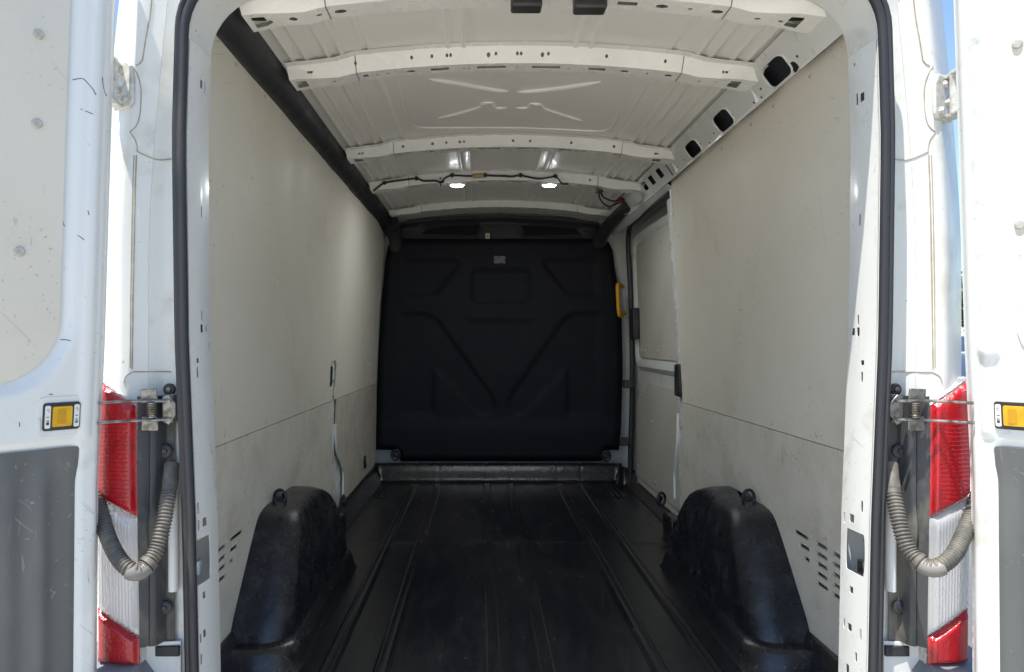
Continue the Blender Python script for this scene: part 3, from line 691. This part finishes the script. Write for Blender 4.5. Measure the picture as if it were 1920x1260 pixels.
# ------------------------------------------------------------------ bulkhead
MB().grid([[(x, 5.36, z) for z in (-.97, -.5, 0, .5, .93)] for x in (-.93, -.4, 0, .4, .95)]).build('cab_frame', WHITED, van, solid=.003)
YB = 5.25
outl = [(735,452),(727,462),(722,490),(716,560),(710,650),(707,730),(705.5,843),(742,843),(752,864),(1128,864),(1137,843),(1160,843),(1165,790),(1168,700),(1166,600),(1161,545),(1153,500),(1149,468),(1141,453),(1128,447.5),(747,447.5)]
outw = [(xat(u, YB), zat(v, YB)) for u, v in outl]
def pts2(l): return [(xat(u, YB), zat(v, YB)) for u, v in l]
def segd(p, a, b):
    ax, ay = a; bx, by = b; dx, dy = bx-ax, by-ay; t = max(0, min(1, ((p[0]-ax)*dx + (p[1]-ay)*dy)/(dx*dx+dy*dy)))
    return math.hypot(p[0]-ax-t*dx, p[1]-ay-t*dy)
def sdist(p, poly):
    d = min(segd(p, a, b) for a, b in zip(poly, poly[1:] + poly[:1])); return -d if inpoly(p, poly) else d
feats = [(pts2([(757,487),(858,487),(862,497),(822,548),(812,553),(760,553)]), -.016), (pts2([(1018,497),(1022,487),(1118,487),(1120,553),(1068,553),(1058,548)]), -.016),
         (pts2([(884,512),(890,506),(988,506),(994,512),(994,562),(988,568),(890,568),(884,562)]), -.020),
         (pts2([(750,588),(800,588),(822,600),(926,745),(928,765),(912,778),(895,774),(815,690),(815,778),(752,778)]), -.018),
         (pts2([(1125,588),(1075,588),(1055,600),(953,745),(951,765),(966,778),(984,774),(1062,690),(1062,778),(1123,778)]), -.018),
         (pts2([(870,600),(1005,600),(955,680),(938,690),(920,680)]), -.010)]
base_edge = outw
def bz(x, z):
    h = 0
    for poly, dpt in feats:
        bb = (min(p[0] for p in poly)-.04, max(p[0] for p in poly)+.04, min(p[1] for p in poly)-.04, max(p[1] for p in poly)+.04)
        if bb[0] < x < bb[1] and bb[2] < z < bb[3]: h += dpt*sst(.008, -.012, sdist((x, z), poly))
    e = -sdist((x, z), base_edge); h -= .035*(1 - sst(0, .035, e))
    h += .02*sst(zat(778, YB), zat(810, YB), z)
    return (x, YB - h - .02, z)
bulk = sheet('bulkhead', outw, [], bz, BULK, van, du=.018, dv=.018, solid=.004, off=0, smooth=70)
# upper bulkhead piece
top = [(xat(u, 5.32), zat(v, 5.32)) for u, v in [(750,452),(750,425),(768,414),(820,407),(880,403.5),(940,402),(1000,403.5),(1060,407),(1105,412),(1122,422),(1125,452)]]
rec = [[(xat(u, 5.32), zat(v, 5.32)) for u, v in l] for l in ([(787,439),(800,430),(840,424),(897,421),(900,425),(891,441)], [(976,422),(1030,424),(1080,430),(1090,440),(984,442)])]
def ub(x, z):
    h = 0
    for poly in rec: h -= .018*sst(.006, -.010, sdist((x, z), poly))
    h += .03*sst(zat(418, 5.32), zat(408, 5.32), z + .05*(x/.72)**2)
    return (x, 5.31 - h, z)
UBK = mat('charcoal_upper_trim', (.022, .022, .025), .5, spec=.4, bump=.2, bscale=250)
ubk = sheet('bulkhead_upper', top, rec, ub, UBK, van, du=.02, dv=.014, solid=.004, off=0, smooth=60)
for poly in rec:
    MB().prism([(p[0], p[1]) for p in poly], lambda p: (p[0], 5.318, p[1]), lambda p: (p[0], 5.335, p[1])).build('upper_recess', BULK, ubk)
hs = [(xat(u, 5.2), zat(v, 5.2)) for u, v in [(756,413),(765,400),(800,396),(860,394),(940,393),(1020,394),(1080,396),(1113,400),(1120,412),(1080,408),(1020,404.5),(940,403),(860,404.5),(800,408)]]
hd = MB().prism(hs, lambda p: (p[0], 5.235, p[1] + .004), lambda p: (p[0], 5.27, p[1] + .004)).build('header_trim_strip', GREYTRIM, van, bev=.004)
for u in (815, 874, 938, 1003, 1062):
    c = px(u, 397.5, 5.2); ring_o = MB().disc((c[0], 5.234, c[2]), (0, -1, 0), .014, .006, 12).build('trim_clip', BLACKP, hd)
    MB().disc((c[0], 5.228, c[2]), (0, -1, 0), .006, .002, 8).build('clip_centre', GREYTRIM, hd)
c = px(768, 407, 5.2); MB().disc((c[0], 5.23, c[2]), (0, -1, 0), .013, .008, 10).build('blue_clip', BLUE, van)
c = px(914, 443, 5.28); MB().obox(c, (.017, 0, 0), (0, .008, 0), (0, 0, .024)).build('coat_button', BEIGE, bulk, bev=.006)
MB().obox((c[0], c[1]-.009, c[2]), (.006, 0, 0), (0, .002, 0), (0, 0, .004)).build('button_slot', INK, bulk)
c = px(937, 487, 5.225)
MB().obox(c, (.041, 0, 0), (0, .003, 0), (0, 0, .027)).build('maker_plate', mat('grey_plate', (.10, .10, .11), .5), bulk, bev=.003)
for dx, dz in ((-.032, 0), (.032, 0), (.012, -.018), (-.01, .01)): MB().disc((c[0]+dx, c[1]-.003, c[2]+dz), (0, -1, 0), .006, .002, 10).build('plate_screw', DMETAL, bulk)
# yellow grab handle
P = spline([px(1168, 538, 5.2), px(1159, 533, 5.13), px(1158, 545, 5.11), px(1159, 565, 5.11), px(1160, 582, 5.11), px(1163, 592, 5.13), px(1172, 586, 5.2)], 5)
MB().tube(P, .014, 10).build('grab_handle', YELLOW2, van)

# ------------------------------------------------------------------ lamps, harness
for u in (857, 1030):
    c = Vector(px(u, 341, 3.985)); x = c.x; zb = zroof(x) - .047
    hsg = MB().prism(ell(x, 4.0, .052, .03, 20), lambda p: (p[0], p[1], zb), lambda p: (x + (p[0]-x)*.85, 4.0 + (p[1]-4.0)*.85, zb - .012)).build('ceiling_lamp', STICKER, van, bev=.003)
    MB().prism(ell(x, 3.995, .036, .018, 20), lambda p: (p[0], p[1], zb - .0125), lambda p: (x + (p[0]-x)*.8, 3.995 + (p[1]-3.995)*.8, zb - .02)).build('lamp_lens', LED, hsg)
    ld = bpy.data.lights.new('lamp_light', 'AREA'); ld.shape = 'ELLIPSE'; ld.size = .07; ld.size_y = .035; ld.energy = 1.4; ld.color = (.93, .97, 1)
    lo = bpy.data.objects.new('lamp_light', ld); COL.objects.link(lo); lo.parent = hsg; lo.location = W((x, 3.995, zb - .024)) - ORG[hsg.name]
hp = [(700,358),(710,350),(721,343),(750,338),(781,335),(794,339),(816,339),(827,341),(836,333),(848,329),(870,330),(886,330),(910,329),(940,330),(960,331),(976,329),(1009,335),(1030,333),(1041,331),(1048,338),(1053,344),(1066,345)]
def onbow(u, v, y=3.935):
    return Vector(px(u, v, y))
HP = [onbow(u, v) for u, v in hp]
har = MB().tube(spline(HP, 5), .0055, 7).build('wiring_harness', CABLE, van)
for u, v in ((721,343),(781,335),(848,329),(910,329),(976,329),(1041,331)):
    c = onbow(u, v); MB().disc(c - Vector((0, .004, 0)), (0, -1, 0), .012, .008, 10).build('cable_clip', CABLE, har)
MB().tube([onbow(886, 330), onbow(893, 329.5), onbow(907, 329)], .012, 8).build('tape_wrap', TAPE, har)
MB().tube([onbow(816, 339), onbow(824, 342), onbow(827, 348)], .004, 6).tube([onbow(822, 340), onbow(829, 343), onbow(833, 340)], .004, 6).build('cable_tail', CABLE, har)
w2 = MB().tube(spline([px(1123,358,3.98), px(1124,370,4.05), px(1131,381,4.15), px(1142,387,4.2), px(1156,382,4.3), px(1168,376,4.35)], 5), .005, 6) \
    .tube(spline([px(1126,358,3.98), px(1130,368,4.05), px(1140,374,4.15), px(1152,377,4.25), px(1168,372,4.35)], 5), .005, 6).build('door_cable', CABLE, van)
MB().disc(px(1123, 360, 3.98), (0, 0, 1), .022, .014, 12).build('cable_grommet', BLACKP, w2)
MB().tube([px(1158, 378, 4.3), px(1172, 373, 4.36)], .016, 8).build('red_connector', mat('dark_red_plastic', (.12, .02, .025), .5), w2)
MB().tube(spline([px(1180,365,4.4), px(1186,378,4.4), px(1183,395,4.45), px(1176,402,4.5)], 4), .012, 8).build('cable_loop', CABLE, w2)
MB().disc(px(1174, 398, 4.46), (-.3, -1, 0), .02, .01, 12).build('connector_cap', METAL, w2)

# ------------------------------------------------------------------ rear doors
AL = 40.0
def door(s):
    ca, sa = math.cos(R(AL)), math.sin(R(AL))
    hx = lambda z: .905 + interp([(-1.0, .024), (-.3, .018), (0, .004), (.4, -.008), (.95, -.027)], z)
    def T(q, z, n=0):            # q: distance from hinge edge, n: towards the load-bay side of the door
        return (s*(hx(z) + q*sa - n*ca), 1.60 - q*ca - n*sa, z)
    WD, Z0, Z1 = .82, -1.0, .93
    panel = rrect(.098 + .31, .45, .62, 1.07, .13, 8)
    panel = [(.096 + .0 + (p[0] - .098) , p[1]) for p in panel]
    low = rrect(.053 + .34, -.60, .68, .77, .02, 3)
    def nf(q, z):
        n = -.030*(1 - sst(0, .022, q)) + .006*sst(.030, .040, q)*(1 - sst(.052, .066, q)) if z > -.20 else -.030*(1 - sst(0, .02, q))
        dpn = sdist((q, z), panel) if q < .30 or True else 0
        n -= .016*sst(.028, .0, dpn)
        n -= .008*sst(.006, -.004, sdist((q, z), low))
        if s > 0:
            for zz in BUMPS:
                d = math.hypot((q - .052)/.012, (z - zz)/.016)
                if d < 1: n += .005*(1 - d*d)
            d = math.hypot((q - .055)/.022, (z + .018)/.022)
            if d < 1: n += .010*(1 - d**4)
        return n
    BUMPS = (.64, .49, .30, .19, .08)
    qs = [0, .004, .008, .012, .016, .022] + [.028 + .006*i for i in range(16)] + [.13 + .02*i for i in range(14)] + [.44, .56, .68, .78, .80, .82]
    zs = [Z0 + (Z1 - Z0)*i/170 for i in range(171)]
    rows = [[T(q, z, nf(q, z)) for q in qs] for z in zs]
    mb = MB().grid(rows)
    # outer skin and edges
    back = [[T(q, z, -.062) for q in (0, WD)] for z in zs]
    mb.grid(back)
    for a, b in ((lambda z: T(0, z, nf(0, z)), lambda z: T(0, z, -.062)), (lambda z: T(WD, z, nf(WD, z)), lambda z: T(WD, z, -.062))): mb.grid([[a(z), b(z)] for z in zs])
    for z in (Z0, Z1): mb.grid([[T(q, z, nf(q, z)) for q in qs], [T(q, z, -.062) for q in qs]])
    d = mb.build('rear_door', WHITE, van, smooth=50)
    # upper lining board with rivets
    sub = lambda poly: poly
    sheet('door_lining_panel', [(p[0] + .003, p[1]) if p[0] < .3 else p for p in panel], [], lambda q, z: T(q, z, -.0125), LINING, d, du=.06, dv=.06, solid=.004, off=0)
    for u, v in (((76,62),(73,230),(40,471)) if s < 0 else ((1905,80),(1910,420))):
        z = zat(v, 1.52)
        q = (abs((u - U0)/F*1.6 - XC) - hx(z)) if False else None
        a = (u - U0)/F            # s*(hx+q*sa)+XC = a*(1.6-q*ca)
        q = (a*1.6 - XC - s*hx(z))/(s*sa + a*ca); z = zat(v, 1.6 - q*ca)
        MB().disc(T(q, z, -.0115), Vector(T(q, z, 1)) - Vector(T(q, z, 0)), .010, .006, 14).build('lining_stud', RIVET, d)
    # lower grey lining with vertical flutes
    def nl(q, z): return -.004 + .010*math.exp(-((q - .125)/.016)**2) + .008*math.exp(-((q - .185)/.02)**2) - .004*sst(.01, 0, q - .053)
    lq = [.0545 + .008*i for i in range(28)] + [.30, .4, .5, .6, .72]
    MB().grid([[T(q, z, nl(q, z)*sst(-.218, -.30, z) - .003) for q in lq] for z in [-.984 + .0255*i for i in range(31)]]).build('lower_door_lining', DOORGREY, d, solid=.004, off=0, smooth=60)
    # latch release: bezel, yellow button, two icon strips
    zc = zat(780, 1.53); qc = .093 if s < 0 else .094; 
    fb = lambda q, z, n: T(qc + q, zc + z, n)
    MB().prism(rrect(0, 0, .092, .082, .012, 4), lambda p: fb(p[0], p[1], -.002), lambda p: fb(p[0]*.97, p[1]*.97, .002)).build('latch_surround', WHITE, d)
    MB().prism(rrect(0, 0, .073, .058, .006, 4), lambda p: fb(p[0], p[1], .0), lambda p: fb(p[0]*.95, p[1]*.95, .006)).build('latch_bezel', BLACKP, d)
    MB().prism(rrect(0, 0, .038, .042, .003, 3), lambda p: fb(p[0], p[1], .005), lambda p: fb(p[0]*.96, p[1]*.96, .009)).build('latch_button', YELLOW, d)
    MB().prism(rrect(-s*.002, 0, .016, .030, .003, 3), lambda p: fb(p[0], p[1], .0085), lambda p: fb(p[0], p[1], .0098)).build('button_groove', mat('dark_yellow', (.55, .28, .004), .5) if 'dark_yellow' not in MATS else MATS['dark_yellow'], d)
    for k in (-1, 1):
        q0 = k*.0275
        MB().prism(rrect(q0, 0, .0105, .046, .003, 3), lambda p: fb(p[0], p[1], .0055), lambda p: fb(p[0], p[1], .0068)).build('icon_strip', STICKER, d)
        flip = -s*k
        inks = [(INK, q0, .0, .0055, .0014)]
        inks += [(INKG if (s < 0 and k*-s < 0) else INK, q0, -.013, .005, .0055)]
        for im, qa, za, wq, hz in inks:
            MB().prism(rrect(qa, za, wq, hz, .0008, 2), lambda p: fb(p[0], p[1], .0068), lambda p: fb(p[0], p[1], .0073)).build('icon', im, d)
        MB().tube([fb(q0 + .0018*math.cos(t), -.0095 + .0032*math.sin(t), .0072) for t in [math.pi*j/8 for j in range(9)]], .0005, 5).build('icon_shackle', INK, d)
        MB().tube([fb(q0 + .0022*math.cos(t), .013 + .003*math.sin(t), .0072) for t in [2*math.pi*j/12 for j in range(10)]], .0004, 5).build('icon_ring', INKR if k*s < 0 else INK, d)
    if s < 0:
        def onface(u, v):
            a_ = (u - U0)/F; z = zat(v, 1.55)
            for _ in range(4): q = (a_*1.6 - XC - s*hx(z))/(s*sa + a_*ca); z = zat(v, 1.6 - q*ca)
            return T(q, z, nf(q, z) + .0002)
        for pts in ([(141,147),(155,147),(165,157),(173,170),(177,179)], [(152,204),(162,209),(172,215)], [(116,115),(126,110),(134,106)], [(190,146),(192,158),(196,172),(200,180)], [(123,405),(124,416),(127,423)], [(146,441),(153,446),(157,450)], [(118,637),(126,637),(133,639)], [(92,739),(99,740)], [(163,395),(165,404)], [(36,792),(37,800)]):
            MB().tube(spline([onface(*p) for p in pts], 4), .0008, 5).build('scuff_mark', INK, d)
    # hinges at the top and by the lamp
    for zh in ((zat(186, 1.69) if s > 0 else zat(163, 1.69)),):
        xo = .945 + tumble(zh)
        pl = [(-.030, -.052), (.024, -.052), (.034, -.040), (.034, .030), (.02, .052), (-.030, .052)]
        ex = Vector((s*.88, .47, 0)).normalized(); nn = Vector((s*.47, -.88, 0)).normalized(); cc = Vector((s*xo, 1.688, zh))
        hg = MB().prism(pl, lambda p: cc + ex*p[0]*-1 + Vector((0, 0, p[1])), lambda p: cc + ex*p[0]*-1 + nn*.008 + Vector((0, 0, p[1]))).build('hinge_plate', BOLT, van, bev=.003)
        for a, b in ((-.004, .03), (-.012, -.010), (.012, -.032)): MB().disc(cc + ex*-a + nn*.008 + Vector((0, 0, b)), nn, .0095, .008, 6).build('hinge_bolt', BOLT, hg)
        e = Vector(T(.03, zh, -.02)); st = cc + nn*.004 - ex*-.02
        for dz in (-.045, .045):
            MB().obox((st + e)/2 + Vector((0, 0, dz)), (e - st)/2, nn.cross(Vector((0,0,1)))*.0 + Vector((s*.012, -.012, 0)), (0, 0, .004)).build('hinge_arm', BOLT, hg, bev=.002)
        MB().tube([Vector((e.x, e.y, zh - .05))*.4 + Vector((st.x, st.y, zh - .05))*.6, Vector((e.x, e.y, zh + .05))*.4 + Vector((st.x, st.y, zh + .05))*.6], .014, 12).build('hinge_barrel', BOLT, hg)
    return d, T, hx
for s in (-1, 1):
    d, T, hx = door(s)
    # tail light: housing, red lens above, clear lens, red lens below
    def tl(a, z, n=0):             # a 0..1 from inner edge (near the trim) to the outer edge
        x = .880 + .103*a - .006*sst(-.2, -.7, z); y = 1.668 + .022*a*a - .012
        return (s*x, y - n, z)
    zT_in, zT_out = zat(760, 1.66), zat(706, 1.68)
    top = lambda a: zT_in + (zT_out - zT_in)*a
    ra = lambda a: -.392 + .047*a; rb = lambda a: -.655 + .060*a; bot = lambda a: -.720 - .002*a
    A = [i/56 for i in range(57)]
    def band(name, lo, hi, m, g=.0025, flute=0, n0=.010):
        rows = []; NZ = 26
        for j in range(NZ + 1):
            t = j/NZ; r_ = []
            for i, a in enumerate(A):
                z = lo(a) + g + (hi(a) - lo(a) - 2*g)*t
                e = min(t*(hi(a)-lo(a)), (1-t)*(hi(a)-lo(a)), a*.103, (1-a)*.103)
                n = n0 + .014*sst(0, .012, e) - .010 + (flute*(.5 + .5*math.cos(i*math.pi/2)) if .1 < a < .9 and .04 < t < .96 else 0)
                r_.append(tl(a, z, n))
            rows.append(r_)
        return mk(name, *(lambda q: (q.v, q.f))(MB().grid(rows)), m, house, smooth=55 if not flute else 75)
    house = MB().prism([(0, bot(0)+.002), (1, bot(1)+.002), (1, top(1)-.002), (0, top(0)-.002)], lambda p: tl(*p, n=-.04), lambda p: tl(*p, n=-.004)).build('tail_light', SILVER, van)
    band('red_lens', ra, top, RED, flute=0); band('clear_lens', rb, ra, CLEAR, flute=.0022); band('red_lens', bot, rb, RED)
    # clear border and facets
    rr_ = []
    for j in range(20):
        z = zat(786 + 8*j, 1.66)
        MB().tube([tl(.12, z, .0148), tl(.5, z, .0152), tl(.9, z, .0148)], .0007, 5).build('lens_rib', RED, house)
    # dark trim between lamp and seal
    tz0, tz1 = zat(1208, 1.68), zat(742, 1.68)
    rows = []
    for z in [tz0 + (tz1 - tz0)*i/40 for i in range(41)]:
        bul = .006*sst(.3, 0, abs(((z + .42)/.2)) - .0)
        xi = .815 + .016*sst(-.5, -.56, z)*0
        rows.append([(s*(.815 + (x - .815)*.77), y, z) for x, y in ((xi, 1.706), (.826, 1.703), (.838, 1.702), (.845, 1.694 - bul), (.852, 1.676 - bul), (.858, 1.670 - bul), (.866, 1.668 - bul), (.872, 1.672), (.884, 1.664), (.897, 1.658), (.902, 1.666))])
    tr = MB().grid(rows).build('lamp_trim', DARKTRIM, van, solid=.003, off=0, smooth=45)
    for v in (846, 1140):
        c = (s*.832, 1.694, zat(v, 1.69)); MB().disc(c, (0, -1, 0), .016, .006, 14).build('trim_boss', BLACKP, tr)
        MB().disc((c[0], c[1]-.006, c[2]), (0, -1, 0), .007, .003, 6).build('trim_screw', DMETAL, tr)
    MB().tube([(s*.816, 1.698, zat(1110, 1.69)), (s*.816, 1.698, zat(880, 1.69))], .011, 10).build('grommet_strip', STICKER, tr)
    MB().box((s*.80 if s > 0 else -.855, 1.690, zat(1232, 1.69)), (.855 if s > 0 else -.80, 1.700, zat(1212, 1.69))).build('trim_bracket', BLACKP, tr, bev=.003)
    # door check: bracket, spring, two rods
    zc = zat(768, 1.66); yb = 1.655
    cu = (297 if s < 0 else 1702)
    cx = xat(cu, 1.65)
    ck = MB().box((cx - s*.022 - .004, 1.665, zc - .030), (cx - s*.022 + .004, 1.70, zc + .034)).build('door_check', METAL, van, bev=.002)
    def plate(pts, y0, y1, nm, m=METAL):
        MB().prism(pts, lambda p: (p[0], y0, p[1]), lambda p: (p[0], y1, p[1])).build(nm, m, ck, bev=.0015)
    o_ = s*1
    plate([(cx - o_*.036, zc - .012), (cx - o_*.020, zc - .034), (cx - o_*.006, zc - .026), (cx - o_*.006, zc + .030), (cx - o_*.020, zc + .034), (cx - o_*.036, zc + .014)], 1.655, 1.662, 'check_bracket')
    plate([(cx + o_*.000, zc + .018), (cx + o_*.038, zc + .014), (cx + o_*.040, zc + .046), (cx + o_*.004, zc + .048)], 1.648, 1.652, 'check_tab')
    plate([(cx + o_*.000, zc - .018), (cx + o_*.036, zc - .014), (cx + o_*.038, zc - .046), (cx + o_*.000, zc - .046)], 1.648, 1.652, 'check_tab')
    coil = [(cx + o_*.010 + .010*math.cos(t), 1.640 + .010*math.sin(t), zc - .017 + .034*t/(18*math.pi)) for t in [k*math.pi/6 for k in range(109)]]
    MB().tube(coil, .0019, 5).build('check_spring', METAL, ck)
    for dz in (-.021, .021):
        e = Vector(T(.022, zc + dz, .004))
        MB().tube(spline([(cx - o_*.028, 1.645, zc + dz*.95), (cx + o_*.01, 1.636, zc + dz), (cx + o_*.05, 1.628, zc + dz*1.02), e], 5), .0033, 8).build('check_rod', METAL, ck)
    c = (s*.820, 1.690, zat(730, 1.69)); MB().disc(c, (0, -1, 0), .014, .008, 14).build('check_boss', BLACKP, ck)
    MB().disc((c[0], c[1]-.008, c[2]), (0, -1, 0), .0065, .004, 6).build('check_bolt', METAL, ck)
    # corrugated wiring conduit from pillar to door
    if s < 0: CP = [px(322,870,1.69), px(320,895,1.675), px(314,940,1.645), px(305,990,1.62), px(292,1035,1.60), px(268,1066,1.575), px(245,1068,1.56), px(222,1046,1.575), px(203,1008,1.61), px(190,965,1.645), px(180,925,1.665)]
    else: CP = [px(1669,870,1.69), px(1671,895,1.675), px(1679,945,1.645), px(1690,995,1.62), px(1706,1035,1.60), px(1735,1060,1.575), px(1762,1061,1.56), px(1788,1040,1.575), px(1806,1005,1.61), px(1822,965,1.645), px(1836,925,1.665)]
    S = spline(CP, 40); L_ = 0; rr = []; S2 = []
    for i, p in enumerate(S):
        if i: L_ += (p - S[i-1]).length
        smooth_zone = L_ < .07
        ph = math.sin(L_/.0075*2*math.pi)
        rr.append((.0165 if L_ < .06 else .0155) + (0 if smooth_zone else .0022*max(-.6, min(.8, ph*1.6)))); S2.append(p)
    cd = MB().tube(S2, rr, 14).build('wiring_conduit', CONDUIT, van, smooth=80)
    k = int(len(S)*.46); MB().tube(S[k-6:k+6], .0195, 14).build('conduit_collar', CONDUIT, cd)
    MB().tube([(p.x, p.y - .003, p.z - .004) for p in S[k+4:k+60]], .0165, 12).build('conduit_sleeve', mat('grey_sleeve', (.20, .19, .175), .5) if 'grey_sleeve' not in MATS else MATS['grey_sleeve'], cd)
# rear bumper with raised corners
rows = []
for x in [-1.03, -1.01, -.95, -.88, -.82, -.78, -.74, -.4, 0, .4, .74, .78, .82, .88, .95, 1.01, 1.03]:
    ax = abs(x); t = sst(.74, .86, ax); zt = -1.06 + .345*t; yo = 1.50 + .10*sst(.9, 1.03, ax)
    rows.append([(x, 1.80, zt), (x, yo + .10 + .05*t, zt), (x, yo + .03 + .03*t, zt - .015), (x, yo, zt - .06), (x, yo + .01, -1.25), (x, 1.80, -1.25)])
MB().grid(rows).build('rear_bumper', BUMPER, van, smooth=50)
for s in (-1, 1):
    MB().grid([[(s*.80, 1.70, z), (s*.90, 1.69, z), (s*.93, 1.70, z)] for z in (zat(1205, 1.69), -.78, -1.05)]).build('lower_corner_panel', WHITED, van, solid=.003, off=0)
MB().box((-.80, 1.70, -1.06), (.80, 1.79, -.978)).build('rear_sill', WHITED, van, bev=.006)

# ------------------------------------------------------------------ what shows past the doors
GLASS = mat('car_glass', (.02, .03, .045), .08, coat=.5)
def car(name, label, x, y, col, L=4.3, Wd=1.76, H=1.5, rot=0):
    e = empty(name, (x, y, 0), label, 'car', 'cars parked beyond the van'); m = mat(name + '_paint' + str(len(MATS)), col, .3, coat=.7)
    c, s_ = math.cos(rot), math.sin(rot)
    def T(l, w_, z): return (x + l*c - w_*s_, y + l*s_ + w_*c, z)
    low = [(-.5*L, .35), (-.5*L, .72), (-.47*L, .86), (-.28*L, .95), (.30*L, .98), (.47*L, .95), (.5*L, .75), (.5*L, .35)]
    rows = []
    for wv, k in ((-.5, .9), (-.49, .97), (-.44, 1), (.44, 1), (.49, .97), (.5, .9)):
        rows.append([T(l*(.96 + .04*k), wv*Wd, .62 + (z - .62)*k) for l, z in low])
    mb = MB().grid(rows, True); n = len(low); mb.f += [tuple(range(n)), tuple((len(rows)-1)*n + i for i in range(n))]
    b = mb.build('body', m, e, world=True)
    cab = [(-.30*L, .94), (-.12*L, H - .06), (.0, H), (.25*L, H - .02), (.42*L, .96)]
    rows = [[T(l*(1 if abs(wv) > .4 else 1), wv*Wd*(1 - .16*(z - .94)/(H - .94)), z) for l, z in cab] for wv in (-.47, .47)]
    mb = MB().grid(rows, True); mb.f += [tuple(range(5)), tuple(5 + i for i in range(5))]
    mb.build('greenhouse', GLASS, e, world=True, bev=.03)
    mb = MB()
    rows = [[T(l, wv*Wd*.80, z + .012) for l, z in cab[1:4]] for wv in (-.5, -.25, 0, .25, .5)]; mb.grid(rows); mb.build('roof', m, e, world=True, solid=.03)
    for sw in (-1, 1):
        for a, bb in ((0, 1), (3, 4), (2, 2)):
            l0, z0 = cab[a]; l1, z1 = cab[bb] if bb != a else (.06*L, .95)
            w0 = sw*Wd*.475*(1 - .16*(z0 - .94)/(H - .94)); w1 = sw*Wd*.475*(1 - .16*(z1 - .94)/(H - .94))
            MB().tube([T(l0, w0, z0), T(l1, w1, z1)], .03, 6).build('window_pillar', m, e, world=True)
        MB().tube([T(-.5*L + .03, sw*Wd*.34 - .12, .74), T(-.5*L + .01, sw*Wd*.34 + .0, .75), T(-.5*L + .05, sw*Wd*.34 + .1, .76)], .06, 8).build('headlight', CLEAR, e, world=True)
        for ll in (-.31*L, .31*L):
            p = T(ll, sw*(Wd*.5 - .10), .31)
            if abs(c) > .7: wheel(e, p[0], p[1], p[2], .31, .2, side=sw*(1 if c > 0 else -1), ax=1)
            else: wheel(e, p[0], p[1], p[2], .31, .2, side=sw*(-1 if s_ > 0 else 1), ax=0)
    return e
car('parked_car', 'pale silver hatchback parked side-on past the right rear door', 7.55, 10.4, (.62, .64, .66))
car('parked_car', 'blue estate car parked side-on behind the silver hatchback', 10.6, 15.2, (.06, .14, .30), L=4.6, H=1.75)
LEAF = mat('foliage', (.05, .09, .03), .6, col2=(.10, .12, .05), nscale=2); BARK = mat('bark', (.12, .09, .06), .9)
def tree(x, y, h, r, label, seed):
    rnd = random.Random(seed); e = empty('broadleaf_tree', (x, y, 0), label, 'tree', 'trees beyond the wall')
    mb = MB().tube([(x, y, 0), (x + .05, y, h*.3), (x, y + .1, h*.6), (x + .1, y, h*.85)], [.16, .12, .09, .04], 8)
    for k in range(7):
        a = k*.9; mb.tube([(x, y, h*(.28 + .06*k)), (x + .6*r*math.cos(a), y + .6*r*math.sin(a), h*(.45 + .06*k))], [.06, .02], 6)
    mb.build('trunk', BARK, e, world=True)
    mb = MB(); cl = [(x + r*.75*rnd.gauss(0, .5), y + r*.75*rnd.gauss(0, .5), h*(.6 + .2*rnd.gauss(0, .55))) for _ in range(38)]
    for c in cl:
        for _ in range(110):
            p = Vector(c) + Vector((rnd.gauss(0, .26), rnd.gauss(0, .26), rnd.gauss(0, .22)))*r*.6; a = Vector((rnd.gauss(0, 1), rnd.gauss(0, 1), rnd.gauss(0, .6))).normalized()*.10; b = a.cross(Vector((rnd.gauss(0, 1), rnd.gauss(0, 1), 1))).normalized()*.05
            mb.add([p - a, p + b, p + a, p - b], [(0, 1, 2, 3)])
    o = mb.build('crown', LEAF, e, world=True)
tree(17.3, 26, 5.0, 2.2, 'green tree rising over the wall behind the blue car', 1)
tree(21.5, 27, 5.4, 2.4, 'tallest tree over the wall, beyond the end of the parked cars', 2)
tree(-16, 25, 5.0, 2.3, 'green tree standing alone far past the left rear door', 3)
wl = empty('boundary_wall', (10, 24, 0), 'low rendered boundary wall behind the parked cars', 'wall')
RENDER = mat('pale_render', (.36, .31, .25), .85, col2=(.28, .24, .19), nscale=2, bump=.3, bscale=40)
MB().box((-25, 23.9, 0), (40, 24.1, 1.7)).build('wall_body', RENDER, wl, world=True)
MB().box((-25, 23.85, 1.70), (40, 24.15, 1.80)).build('coping', CONC, wl, world=True)
